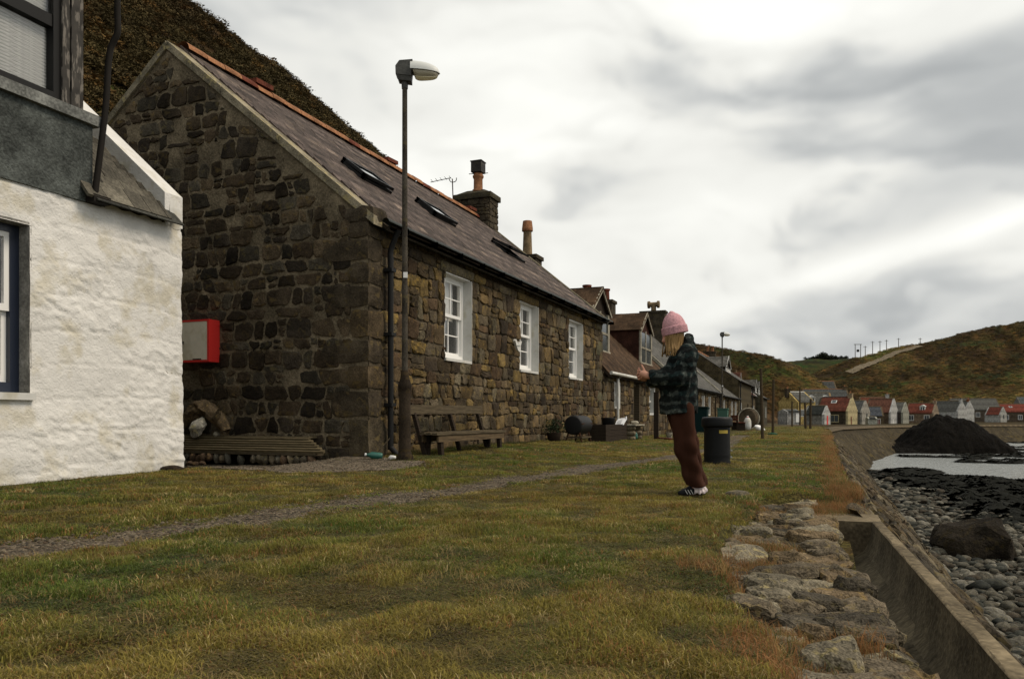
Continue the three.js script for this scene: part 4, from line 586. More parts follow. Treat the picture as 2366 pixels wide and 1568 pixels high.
terrace({ label: 'low stone house with pale slate roof and big square chimney, behind the standing person', z0: -37.6, z1: -53.4, eave: 2.3, ridge: 5.9, seed: 111, stones: 120, pieces: 120, skews: [-37.8, -53.2], openings: [[2, 2.9, .8, 1.95, 'window'], [5, 5.9, -.1, 2, 'door'], [7.6, 8.6, .8, 1.95, 'window'], [10.4, 11.2, .8, 1.95, 'window'], [13.2, 14, -.1, 2, 'door']], pipes: [-41.2, -53], gutterMat: M.black, chimneys: [[-51, 1.6, .8, 7.5, [[0, .45, .17, M.buff, 'tee']]]], ridgeMat: M.concrete });
terrace({ label: 'low slate roofed stone house with white window margins behind the far street lamp', z0: -54, z1: -66, eave: 2.2, ridge: 5.2, seed: 121, stones: 60, pieces: 60, openings: [[1.5, 2.3, .7, 1.9, 'window'], [4, 4.9, -.1, 1.95, 'door'], [6.6, 7.5, .7, 1.9, 'window'], [9.4, 10.3, .7, 1.9, 'window']], ridgeMat: M.concrete, chimneys: [[-65.5, 1.1, .7, 5.7, [[0, .4, .15, M.buff]]]] });
terrace({ label: 'tall dark house with orange ridge and large dormer, mid terrace', z0: -66.4, z1: -79, eave: 3.7, ridge: 6.4, seed: 131, pieces: 20, wallMat: std([.1, .08, .045], { map: rockC }), openings: [[1.5, 2.4, .6, 1.9, 'window'], [1.5, 2.4, 2.3, 3.4, 'window'], [8, 8.9, -.1, 1.9, 'door']].filter((q, i) => i !== 1), dormers: [[-69.5, 3.4, 5.0, 5.9, -7.6, M.slateDark || M.woodDark, M.whiteOld]], pipes: [-66.8, -78.8], chimneys: [[-78.6, 1.1, .7, 7.0, [[-.2, .45, .15, M.terracotta], [.25, .45, .15, M.terracotta]]]] });
terrace({ label: 'brown stone house with weathered red roof, before the last terrace house', z0: -80.5, z1: -92, eave: 3.0, ridge: 6, X: -7, seed: 141, pieces: 20, tile: [.14, .06, .04], wallMat: std([.12, .09, .05], { map: rockC }), openings: [[2, 2.9, .6, 1.9, 'window'], [5.2, 6.1, -.1, 1.9, 'door'], [8.4, 9.3, .6, 1.9, 'window']], skews: [-92], skewMat: M.whiteOld, dormers: [[-84.5, 1.8, 4.5, 5.3, -8, M.woodDark, M.whiteOld]], chimneys: [[-91.6, 1, .7, 6.7, [[0, .4, .15, M.terracotta]]]] });
terrace({ label: 'last terrace house with slate roof, before the yellow gable', z0: -94, z1: -106, eave: 3.0, ridge: 5.6, X: -6.6, seed: 151, pieces: 20, wallMat: std([.09, .08, .055], { map: rockC }), openings: [[2, 2.9, .6, 1.9, 'window'], [8.4, 9.3, .6, 1.9, 'window']], dormers: [[-97.5, 1.9, 4.3, 5.1, -7.4, M.woodDark, M.whiteOld], [-102.5, 1.9, 4.3, 5.1, -7.4, M.woodDark, M.whiteOld]], chimneys: [[-105.6, 1, .7, 6.2, [[0, .4, .15, M.buff]]]] });

// ---------------------------------------------------------------- the village round the bay
const RT = V(Math.cos(PSI), 0, -Math.sin(PSI)), FW = V(-Math.sin(PSI), 0, -Math.cos(PSI));
const ground = (px, d) => { const p = FW.clone().multiplyScalar(d).addScaledVector(RT, (px - 1183) / 1800 * d); return [p.x, p.z]; };
function gableHouse(o) {
  const [x, z] = ground(o.px, o.d), y = EYE + (962 - o.py) / 1800 * o.d, t = thing(o.name || 'village_house', o.label, o.cat || 'house', [x, y, z], PSI + o.rot * Math.PI / 180, o.group), { L, W, h, rise } = o, a = L / 2, b = W / 2;
  obj('wall', [box(-a, a, -3, h, b - .25, b), box(-a, a, -3, h, -b, -b + .25)], o.wall, t);
  for (const s of [-1, 1]) obj('gable', prism([V(s * a, -3, b + .002), V(s * a, h, b + .002), V(s * a, h + rise + .12, 0), V(s * a, h, -b - .002), V(s * a, -3, -b - .002)], V(-s * .3, 0, 0)), s > 0 ? o.gableR || o.wall : o.gableL || o.wall, t);
  const pr = s => prism([V(-a + .29, h + rise, 0), V(a - .29, h + rise, 0), V(a - .29, h - .08, s * (b + .15)), V(-a + .29, h - .08, s * (b + .15))], V(0, .09, 0));
  const rf = obj('roof', [pr(1), pr(-1)], o.roof, t);
  const rows = Math.round(Math.hypot(rise, b) / .38); obj('roof_course', [...Array(rows)].map((_, k) => { const f = (k + .5) / rows; return place(new THREE.BoxGeometry(L - .62, .03, .36), 0, lerp(h, h + rise, f) + .095, lerp(b + .1, 0, f), 0, Math.atan2(rise, b) + .06); }), o.roof, rf);
  obj('ridge', rod(V(-a + .2, h + rise + .1, 0), V(a - .2, h + rise + .1, 0), .1), o.ridge || M.concrete, rf);
  for (const [u, v, w, hh, kind] of o.front || []) { const q = obj(kind === 'door' ? 'door' : 'window', box(u - w / 2, u + w / 2, v, v + hh, b - .05, b + .02), kind === 'door' ? o.door || M.redPaint : M.glassFar, t); obj('frame', [box(u - w / 2 - .1, u + w / 2 + .1, v + hh, v + hh + .1, b, b + .05), box(u - w / 2 - .1, u + w / 2 + .1, v - .1, v, b, b + .06), box(u - w / 2 - .1, u - w / 2, v, v + hh, b, b + .05), box(u + w / 2, u + w / 2 + .1, v, v + hh, b, b + .05), box(u - .03, u + .03, v, v + hh, b + .02, b + .04)], o.trim || M.whiteOld, q); }
  for (const [u, v, w, hh, kind] of o.right || []) obj(kind === 'door' ? 'door' : 'window', box(a - .05, a + .03, v, v + hh, u - w / 2, u + w / 2), kind === 'door' ? o.door || M.redPaint : M.glassFar, t);
  for (const [u, v, w, hh] of o.left || []) obj('window', box(-a - .03, -a + .05, v, v + hh, u - w / 2, u + w / 2), M.glassFar, t);
  for (const [u, f, w] of o.skylights || []) { const k = obj('skylight', place(new THREE.BoxGeometry(w, .1, w * .8), u, lerp(h, h + rise, f) + .14, lerp(b, 0, f), 0, Math.atan2(rise, b)), M.white, t); obj('pane', place(new THREE.BoxGeometry(w * .8, .04, w * .6), u, lerp(h, h + rise, f) + .2, lerp(b, 0, f) + .03, 0, Math.atan2(rise, b)), M.glassFar, k); }
  for (const [u, w, v] of o.dormers || []) { const zf = lerp(b, 0, .25), d = obj('dormer', [box(u - w / 2, u + w / 2, h + .1, v, 0, zf), prism([V(u - w / 2 - .1, v, zf + .1), V(u + w / 2 + .1, v, zf + .1), V(u, v + w * .35, zf + .1)], V(0, 0, -zf))], o.dormerMat || M.whiteOld, t); obj('window', box(u - w * .32, u + w * .32, h + .55, v - .12, zf, zf + .03), M.glassFar, d); obj('glazing_bar', [box(u - .04, u + .04, h + .55, v - .12, zf + .03, zf + .06)], M.white, d); }
  for (const [u, w, top, m, pm] of o.chimneys || []) { const c = obj('chimney', [box(u - w / 2, u + w / 2, h + rise - .9, h + rise + top, -.28, .28), box(u - w / 2 - .06, u + w / 2 + .06, h + rise + top, h + rise + top + .1, -.34, .34)], m || o.wall, t); obj('chimney_pot', cyl(.13, .11, .4, u, h + rise + top + .1, 0, 8), pm || M.terracotta, c); }
  return t;
}
const S = (c, o) => std(c, { map: grainC, ...o }), vSlate = S([.14, .14, .125]), vSlate2 = S([.1, .105, .1]), yellow = S([.62, .47, .18]), vRed = S([.17, .055, .036]), dkStone = std([.075, .06, .042], { map: rockC }), brStone = std([.16, .12, .075], { map: rockC }), vCream = S([.62, .53, .3]), vGrey = S([.3, .3, .275]), vWhite = S([.6, .6, .57]);
gableHouse({ px: 1884, py: 962, d: 186, rot: -4, L: 9, W: 5, h: 5.7, rise: 2.6, wall: brStone, roof: vSlate2, ridge: M.terracotta, label: 'rearmost grey roof with orange ridge, on the slope above the yellow house', chimneys: [[-4, .8, .4]] });
gableHouse({ px: 1905, py: 966, d: 166, rot: -4, L: 9.4, W: 5, h: 3.9, rise: 2.2, wall: brStone, roof: vSlate2, ridge: M.terracotta, label: 'long grey roofed house directly behind the red roof', chimneys: [[4.2, .7, .5]] });
gableHouse({ px: 1841, py: 973, d: 133, rot: 20, L: 3.6, W: 5, h: 3.2, rise: 1.7, wall: yellow, roof: vSlate, ridge: M.whiteOld, label: 'yellow house with its gable to the shore road', front: [[-1, .9, .7, 1], [1, .9, .7, 1]], chimneys: [[-1.9, .7, .5, dkStone]] });
gableHouse({ px: 1824, py: 974, d: 116, rot: 18, L: 2.4, W: 2.2, h: 1.5, rise: .25, wall: S([.42, .42, .4]), roof: vSlate2, label: 'low pale grey outbuilding before the yellow gable', cat: 'outbuilding', front: [[.7, 0, .6, 1.2, 'door']], door: M.white });
gableHouse({ px: 1884, py: 976, d: 141, rot: -8, L: 5.2, W: 5, h: 2.9, rise: 2.4, wall: S([.42, .28, .14]), roof: vSlate, label: 'buff house with grey roof and white dormers, between yellow house and red roof', dormers: [[-1, 1.2, 4.5], [1.4, 1.2, 4.5]] });
gableHouse({ name: 'shed', px: 1889, py: 984, d: 121, rot: -42, L: 3.1, W: 2.9, h: 1.8, rise: 1.25, wall: S([.3, .29, .25]), roof: S([.045, .05, .045]), gableR: vWhite, label: 'small grey shed with white gable and narrow red door on the shore', cat: 'shed', right: [[0, .2, .5, 1.4, 'door']] });
gableHouse({ px: 1934, py: 984, d: 131, rot: -41, L: 5.2, W: 5.2, h: 2.5, rise: 2.3, wall: dkStone, roof: vRed, gableR: vCream, ridge: vSlate2, label: 'dark stone house with bright red roof and cream gable', front: [[.5, .75, 1.2, 1.05]], trim: vCream, skylights: [[-.1, .62, .85]], right: [[.8, .3, .5, 1.3, 'door']], door: S([.25, .1, .06]), chimneys: [[2.2, .7, .55, S([.5, .38, .24])]] });
gableHouse({ px: 1976, py: 985, d: 139, rot: -41, L: 3.8, W: 5, h: 2.5, rise: 2, wall: S([.19, .19, .16]), roof: vSlate2, gableR: S([.42, .4, .34]), label: 'grey slate roofed house with pale gable next to the cream gable', right: [[-.4, 1.2, .6, 1.1]], chimneys: [[-1.4, .6, .5, S([.5, .48, .42])]] });
gableHouse({ px: 2020, py: 980, d: 166, rot: -12, L: 6, W: 5, h: 3.7, rise: 2, wall: brStone, roof: S([.17, .06, .035]), label: 'high red roofed house behind the small blue slate roof', chimneys: [[2.6, .7, .6, S([.6, .6, .56])]] });
gableHouse({ px: 2017, py: 984, d: 146, rot: -15, L: 3.2, W: 4, h: 1.9, rise: 1.6, wall: brStone, roof: S([.09, .1, .115]), label: 'brown house with low blue grey roof behind the white hut', front: [[.6, .3, .6, 1, 'door']], door: S([.3, .08, .06]) });
gableHouse({ name: 'hut', px: 2014, py: 983, d: 130, rot: -8, L: 1.5, W: 1.4, h: 1.2, rise: .2, wall: S([.5, .5, .42]), roof: vSlate2, label: 'tiny flat roofed white hut on the shore wall', cat: 'hut' });
gableHouse({ px: 2038, py: 982, d: 150, rot: -41, L: 4.6, W: 5.4, h: 2.4, rise: 2.6, wall: S([.16, .12, .08]), roof: S([.17, .075, .05]), gableR: vWhite, label: 'brown house with faded red roof and tall thin white gable', front: [[-.8, .5, .6, 1.2], [.7, .2, .6, 1.5, 'door']], right: [[1, .2, .6, 1, 'door']], door: M.whiteOld });
gableHouse({ px: 2075, py: 980, d: 152, rot: -41, L: 3, W: 4.6, h: 2.3, rise: 1.9, wall: S([.085, .07, .06]), roof: vSlate, gableR: S([.4, .4, .33]), label: 'dark house with slate roof and thin pale gable, right of the white gable' });
gableHouse({ px: 2131, py: 976, d: 156, rot: -41, L: 5.2, W: 4.6, h: 1.9, rise: 1.9, wall: S([.27, .2, .13]), roof: S([.19, .055, .035]), gableR: S([.34, .27, .19]), gableL: brStone, label: 'low red roofed house with white dormer, left of the sea rock', dormers: [[.5, 1, 3.2]], front: [[-1.4, .5, .8, .9], [1.4, .5, .8, .9]], chimneys: [[2.3, .6, .5, S([.4, .3, .2])]] });
gableHouse({ px: 2193, py: 970, d: 168, rot: -62, L: 6, W: 3.4, h: 1.9, rise: 2.1, wall: vWhite, roof: vSlate, label: 'white gable with grey roof above the sea rock, left of a twin pair', chimneys: [[2.6, .5, .3, vWhite, S([.1, .1, .1])]] });
gableHouse({ px: 2212, py: 966, d: 178, rot: -62, L: 6, W: 3.4, h: 1.9, rise: 2.0, wall: vWhite, roof: vSlate, label: 'white gable with grey roof above the sea rock, right of a twin pair', chimneys: [[2.6, .5, .3, S([.3, .12, .06])]] });
gableHouse({ px: 2248, py: 968, d: 196, rot: -8, L: 11, W: 6, h: 2.3, rise: 2.8, wall: S([.14, .115, .085]), roof: vSlate, label: 'long low grey roofed row behind the sea rock', front: [[-3, .6, .8, 1], [0, .6, .8, 1], [3, .6, .8, 1]] });
gableHouse({ px: 2338, py: 973, d: 194, rot: -12, L: 8.5, W: 5, h: 2.3, rise: 1.9, wall: S([.13, .1, .07]), roof: S([.24, .06, .04]), label: 'long red roofed stone house at the far end of the bay', front: [[-2, .5, .8, 1], [1, .5, .8, 1]], skylights: [[-.6, .6, .7]], chimneys: [[-3.9, .6, .5]] });
gableHouse({ px: 2302, py: 973, d: 186, rot: -58, L: 3.5, W: 3.2, h: 1.6, rise: 1.7, wall: S([.5, .5, .46]), roof: S([.2, .06, .04]), label: 'small pale gable joined to the far red roofed house', right: [[0, .6, .5, .9]] });
gableHouse({ px: 2390, py: 966, d: 215, rot: -6, L: 9, W: 5, h: 3.2, rise: 2.6, wall: S([.2, .19, .17]), roof: S([.12, .14, .14]), label: 'grey house behind the far red roof', ridge: M.concrete });

// ---------------------------------------------------------------- poles, hedge trees and track on the hill
function hillHit(px, py) { for (let d = 150; d < 520; d += .4) { const [x, z] = ground(px, d); if (EYE + (962 - py) / 1800 * d < hillY(x, z)) return [x, z]; } return ground(px, 330); }
{
  const pts = [[1962, 863], [1975, 857], [1992, 849], [2012, 842], [2032, 835], [2056, 824], [2080, 815], [2104, 808], [2130, 802]].map(p => hillHit(...p)); const P = [];
  const c = new THREE.CatmullRomCurve3(pts.map(([x, z]) => V(x, 0, z))); struct('hill_track', grid(3, 60, (u, v) => { const p = c.getPoint(v), q = c.getTangent(v), w = lerp(3.4, 1.8, v) * (u - .5) * (1 + .3 * noise(v * 30, 3)), x = p.x - q.z * w, z = p.z + q.x * w; return [x, hillY(x, z) + .45, z]; }), S([.26, .21, .14]));
}
[[2017, 26], [2034, 22], [2049, 20], [2077, 18], [2127, 10], [2000, 20]].forEach(([px, h], i) => { const d = 300, [x, z] = ground(px, d), y = hillY(x, z); const t = thing('power_pole', ['wooden power pole on the hill crest, second after the twin pole', 'wooden power pole on the hill crest, third after the twin pole', 'wooden power pole on the hill crest, fourth after the twin pole', 'wooden power pole on the hill crest, fifth after the twin pole', 'last short power pole on the hill crest towards the sea', 'wooden power pole on the hill crest right beside the twin pole'][i], 'power pole', [x, y - .5, z], PSI, 'power poles along the hill crest'); const H = h / 1800 * d + 1.2; obj('pole', rod(V(0, 0, 0), V(0, H, 0), .14, .11), M.postWood, t); obj('crossarm', box(-.7, .7, H - .5, H - .38, -.06, .06), M.postWood, t); });
{ const d = 300, [x, z] = ground(1983, d), t = thing('twin_power_pole', 'twin wooden power pole with transformer on the hill crest', 'power pole', [x, hillY(x, z) - .6, z], PSI); const H = 6; for (const s of [-1, 1]) obj('pole', rod(V(s * 1.05, 0, 0), V(s * 1.05, H, 0), .14, .11), M.postWood, t); obj('crossarm', box(-1.5, 1.5, H - .25, H - .05, -.08, .08), M.postWood, t); obj('transformer', box(-.4, .4, 3.0, 3.9, -.3, .3), M.black, t); }
{
  seed(310); const p = []; for (let i = 0; i < 90; i++) { const a = rr(0, 6.3), e = rr(-.5, 1.5), r = rr(.4, 1), c = V(Math.cos(a) * Math.cos(e) * r, .9 + Math.sin(e) * r, Math.sin(a) * Math.cos(e) * r), q = .3, d1 = V(rr(-q, q), rr(-q, q), rr(-q, q)), d2 = V(rr(-q, q), rr(-q, q), rr(-q, q)), A = c.clone().add(d1), B = c.clone().add(d2), C = c.clone().sub(d1); p.push(A.x, A.y, A.z, B.x, B.y, B.z, C.x, C.y, C.z); }
  const g = clean(fromTris(p)), N = 46, im = new THREE.InstancedMesh(g, std([.018, .022, .012], { side: THREE.DoubleSide }), N), D = new THREE.Object3D(); for (let i = 0; i < N; i++) { const f = i / N, px = 1862 + 98 * f + rr(-2, 2), [x, z] = ground(px, 424 + rr(-3, 3)); D.position.set(x, hillY(x, z) - .4, z); const s = (1.0 + 1.1 * Math.exp(-(((f - .42) / .2) ** 2))) * rr(.8, 1.2); D.scale.set(s * 1.2, s, s * 1.2); D.rotation.y = rr(0, 6); D.updateMatrix(); im.setMatrixAt(i, D.matrix); } im.name = 'treeline'; tag(im, 'dark line of trees on the green field at the skyline', 'trees', null, 'stuff'); im.castShadow = true; scene.add(im);
}

// ---------------------------------------------------------------- rocks on the shore
{
  const t = tag(obj('boulder', [place(rock(.68, .72, .9, 811, 4, 9, .2), 2.55, -1.72, -16.0, .5, 0, -.25)], std([.034, .027, .018], { map: rockC, bumpMap: rockB, bumpScale: .05, roughness: 1 })), 'large dark block of rock lying on the cobble beach below the wall', 'boulder');
  const [mx, mz] = ground(2168, 72);
  const prof = a => pw([[-1, .0], [-.93, .18], [-.8, .26], [-.62, .24], [-.5, .34], [-.35, .62], [-.2, .86], [-.05, .95], [.12, 1], [.3, .96], [.45, .84], [.6, .66], [.75, .42], [.88, .16], [1, 0]], a);
  const m = tag(obj('sea_rock', [grid(120, 70, (u, v) => { const a = (u - .5) * 2, b = (v - .5) * 2, n = fbm(a * 5 + 5, b * 4 + 9, 0, 5), n2 = fbm(a * 16 + 5, b * 12 + 9, 0, 3); let h = 3.55 * prof(a) * Math.pow(Math.max(0, 1 - b * b), .7); h += ((n - .5) * 1.0 + (n2 - .5) * .4) * sstep(0, .5, h); const p = RT.clone().multiplyScalar(a * 6.4).addScaledVector(FW, b * 4.4 + (n - .5)); return [mx + p.x, -2.85 + h, mz + p.z]; })], std([.0085, .0068, .0046], { map: rockC, bumpMap: rockB, bumpScale: .2, roughness: 1 })), 'big black humped sea rock standing in the shallow water', 'sea rock');
}

// ---------------------------------------------------------------- street furniture
function lamp(x, y, z, label, hgt) {
  const t = thing('street_lamp', label, 'street lamp', [x, y, z], PSI, 'street lamps along the path');
  obj('base', [lathe([[.125, -.1], [.125, .06], [.1, .1], [.088, .14], [.082, .9], [.084, 1.0], [.095, 1.04], [.1, 1.08], [.085, 1.12], [.062, 1.2], [.05, 1.28], [.044, 1.3]], 20)], M.iron, t);
  obj('pole', [cyl(.043, .036, hgt - 1.28, -.0, 1.28, 0, 14)], std([.085, .074, .058], { map: rockC, roughness: .85 }), t);
  obj('notice', [box(-.014, .045, 2.62, 2.7, .035, .05)], M.white, t);
  const hd = obj('lamp_housing', [place(new THREE.CylinderGeometry(.05, .045, .12, 12), 0, hgt - .02, 0), prism([V(-.12, hgt + .1, .09), V(.1, hgt + .07, .1), V(.12, hgt + .31, .085), V(-.07, hgt + .3, .075), V(-.125, hgt + .22, .08)], V(0, 0, -.18)), prism([V(-.09, hgt + .03, .07), V(.1, hgt + .0, .08), V(.1, hgt + .08, .09), V(-.11, hgt + .11, .085)], V(0, 0, -.16))], std([.1, .1, .09], { map: grainC, roughness: .6 }), t);
  // shell over the bowl, thinning to a rounded nose
  obj('lamp_shell', [grid(16, 12, (u, v) => { const s = u * Math.PI, l = v, w = .125 * Math.sqrt(Math.max(0, 1 - Math.pow(l, 3.2))), hh = .15 * Math.sqrt(Math.max(0, 1 - Math.pow(l, 2.6))) + .005; return [.09 + l * .42, hgt + .165 + .0 * l + Math.sin(s) * hh - .03 * l, Math.cos(s) * w]; })], std([.6, .62, .6], { roughness: .5, side: THREE.DoubleSide }), hd);
  obj('lamp_bowl', [grid(16, 12, (u, v) => { const s = u * Math.PI, l = v, k = Math.sqrt(Math.max(0, 1 - Math.pow(2 * l - 1, 4))); return [.12 + l * .37, hgt + .155 - .03 * l - Math.sin(s) * .1 * k * (1.2 - .5 * l), -Math.cos(s) * .108 * Math.sqrt(Math.max(0, 1 - Math.pow(l, 4)))]; })], new THREE.MeshPhysicalMaterial({ color: 0xcfc7ad, roughness: .25, transmission: .5, thickness: 0, side: THREE.DoubleSide }), hd);
  return t;
}
lamp(-5.57, gy(-5.57, -9.82), -9.82, 'tall rusty street lamp standing in front of the long stone cottage', 5.42);
lamp(-5.85, 0, -50.5, 'far street lamp rising beyond the standing person', 5.75);

// litter bin
{
  const [x, z] = ground(1657, 12), y = gy(x, z), t = thing('litter_bin', 'black round litter bin with yellow label on the grass', 'litter bin', [x, y, z], PSI);
  const m = std([.007, .0075, .008], { roughness: .5, specularIntensity: .35, bumpMap: fineB, bumpScale: .002 });
  obj('body', [lathe([[.205, -.05], [.205, .05], [.195, .055], [.2, .13], [.203, .16], [.197, .165], [.195, .52], [.2, .53], [.2, .56], [.19, .57]], 28)], m, t);
  obj('rim', [lathe([[.19, .565], [.225, .57], [.235, .6], [.232, .69], [.215, .72], [.17, .725], [.165, .60]], 28)], m, t);
  obj('liner', [lathe([[.165, .6], [.16, .5], [0, .5]], 20)], M.black, t);
  obj('label', [new THREE.CylinderGeometry(.2015, .2015, .05, 10, 1, true, -.1, .75).translate(0, .5, 0)], std([.34, .26, .05], { roughness: .6 }), t);
  obj('lug', [box(.2, .225, .1, .12, -.02, .05), box(.2, .225, .2, .22, -.02, .05)], M.alu, t);
}
// bench against the wall
{
  const t = thing('bench', 'weathered timber bench leaning against the rubble wall behind the lamp', 'bench', [-5.98, gy(-5.9, -12.3), -12.3], 0), y = 0;
  for (let k = 0; k < 3; k++) obj('seat_plank', place(new THREE.BoxGeometry(.09, .035, 2.9), .3 - k * .11, .33 + .005 * k, -.1, 0, 0, .02), M.woodGrey, t);
  obj('apron', [box(.29, .325, .2, .315, -1.5, 1.25), box(.02, .05, .2, .315, -1.5, 1.25)], M.wood, t);
  for (const zz of [1.1, -1.35]) for (const xx of [.28, .05]) obj('leg', [place(new THREE.BoxGeometry(.07, .34, .09), xx, .15, zz, 0, 0, xx > .1 ? .08 : -.05)], M.woodDark, t);
  for (const zz of [1.2, -.1, -1.3]) obj('back_post', [bar(V(.05, .0, zz), V(-.2, .82, zz), .06, .06)], M.woodDark, t);
  obj('back_rail', [bar(V(-.14, .72, 1.55), V(-.14, .74, -1.45), .035, .15)], M.woodGrey, t);
}
// cabinet with a red frame on the gable
{
  const t = thing('wall_cabinet', 'red box cabinet with pale door fixed to the dark gable wall', 'cabinet', [-9.235, 1.63, -10.15], 0), w = .66;
  obj('case', [box(-.035, 0, 0, .69, 0, .25), box(-w, -w + .03, 0, .69, 0, .25), box(-w + .03, -.035, .66, .69, 0, .25), box(-w + .03, -.035, 0, .03, 0, .25), box(-w + .03, -.035, .03, .66, 0, .02)], M.redPaint, t);
  const d = obj('door', [box(-w + .035, -.03, .035, .665, .225, .245)], std([.8, .74, .6], { map: limeC, roughness: .7 }), t); obj('latch', [box(-w + .05, -w + .13, .3, .34, .245, .27)], M.black, d); obj('stain', [box(-.34, -.16, .036, .055, .2455, .247)], M.rust, d);
}
// timber deck on a row of cobbles in the lane
{
  const t = thing('timber_deck', 'low deck of ridged boards on a row of beach cobbles below the gable', 'deck', [-9.1, 0, -9.9], 0);
  const bm = [0, 1, 2].map(k => std([.25 * (.85 + .15 * k), .2 * (.85 + .15 * k), .115 * (.85 + .15 * k)], { map: again(woodC, .8 + .1 * k), bumpMap: woodC, bumpScale: .006, roughness: .9 }));
  for (let k = 0; k < 2; k++) obj('plank', box(-2, 1.8, .405, .43, -.24 + k * .12, -.125 + k * .12), bm[k], t);
  for (let k = 0; k < 6; k++) obj('plank', [place(new THREE.BoxGeometry(3.85 + .07 * k, .034, .05), -.08 + .035 * k, .395 - .036 * k, .02 + .024 * k, 0, .5)], bm[(k * 2) % 3], t);
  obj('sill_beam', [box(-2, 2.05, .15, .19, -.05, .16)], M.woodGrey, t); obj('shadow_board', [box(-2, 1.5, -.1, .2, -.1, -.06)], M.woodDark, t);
  seed(61); for (let k = 0; k < 33; k++) { if (k === 20 || k === 22) continue; const x = -1.9 + k * .12 + rr(-.02, .02), c = pick([[.2, .17, .12], [.15, .14, .11], [.25, .2, .13], [.27, .24, .18], [.21, .14, .09]]); obj('cobble', place(rock(rr(.05, .07), rr(.07, .105), .07, 260 + k, 2, 2, .06), x, .065 + rr(0, .03), .12 + rr(-.02, .02), 0, 0, rr(-.4, .4)), std(c, { map: rockC, roughness: .85 }), t); if (k < 16) obj('cobble', place(rock(.07, .055, .06, 290 + k, 2, 2, .06), x + .05, -.02, .24 + rr(-.02, .05), rr(0, 3)), std(c.map(q => q * .8), { map: rockC, roughness: .85 }), t); }
}
// driftwood on the deck
{
  seed(71); const t = thing('driftwood', 'gnarled driftwood log with bleached broken end, lying on the deck', 'driftwood', [-9.42, .43, -9.98], 0);
  const lg = (pts, r, s) => { const c = new THREE.CatmullRomCurve3(pts), g = new THREE.TubeGeometry(c, 70, r, 15), p = g.attributes.position; for (let i = 0; i < p.count; i++) { const u = Math.floor(i / 16) / 70, q = c.getPoint(u), v = V(p.getX(i), p.getY(i), p.getZ(i)).sub(q), k = (.6 + .5 * Math.sin(Math.PI * Math.min(1, u * .9 + .12))) * (1 + 1.3 * (fbm(v.x * 18 + s, v.y * 18 + u * 5, v.z * 18 + 3, 4) - .5)); p.setXYZ(i, q.x + v.x * k, q.y + v.y * k, q.z + v.z * k); } g.computeVertexNormals(); return g; };
  obj('log', lg([V(-.42, .14, 0), V(-.2, .33, .02), V(.02, .46, .03), V(.22, .38, .05), V(.42, .2, .06), V(.56, .06, .1)], .115, 4), std([.34, .25, .15], { map: again(rockC, .35), bumpMap: again(woodC, .3), bumpScale: .03, roughness: .95 }), t);
  obj('branch', lg([V(.3, .25, .1), V(.42, .3, .16), V(.5, .42, .18)], .045, 8), std([.2, .15, .09], { map: rockC }), t);
  obj('bleached_end', [place(rock(.2, .12, .1, 77, 3, 6, .25), .02, .12, .16, 0, 0, .7)], std([.75, .7, .58], { map: rockC, roughness: .9 }), t);
}
tag(obj('pale_stone', place(rock(.06, .045, .05, 78, 2, 3, .1), -9.1, .455, -9.93), M.cream), 'small pale stone on the deck edge under the driftwood', 'stone');
// things at the foot of the downpipe
{ const t = thing('green_bottle', 'green plastic bottle lying at the foot of the black downpipe', 'bottle', [-6.02, gy(-6, -9.95) + .04, -9.95], .7); obj('body', [place(lathe([[0, 0], [.045, .005], [.05, .03], [.05, .16], [.02, .21], [.018, .24], [0, .24]]), 0, 0, 0, 0, 0, 1.45)], std([.02, .11, .085], { roughness: .3 }), t); obj('cap', place(cyl(.021, .021, .025, 0, .235, 0), 0, 0, 0, 0, 0, 1.45), M.white, t); }
tag(obj('white_float', place(rock(.06, .04, .05, 79, 2, 1, .03), -5.82, gy(-5.8, -9.93) + .03, -9.9), M.white), 'small white float beside the green bottle', 'float');
tag(obj('stick', rod(V(-6.16, gy(-6.1, -10) + .03, -9.95), V(-5.98, .42, -10.1), .012, .008), M.woodGrey), 'thin grey stick propped against the house corner', 'stick');
tag(obj('kerb_stone', place(rock(.16, .05, .09, 74, 2, 5, .1), -7.5, gy(-7.5, -7.4) + .02, -7.42, .2), M.iron), 'flat dark stone at the foot of the white house corner', 'stone');

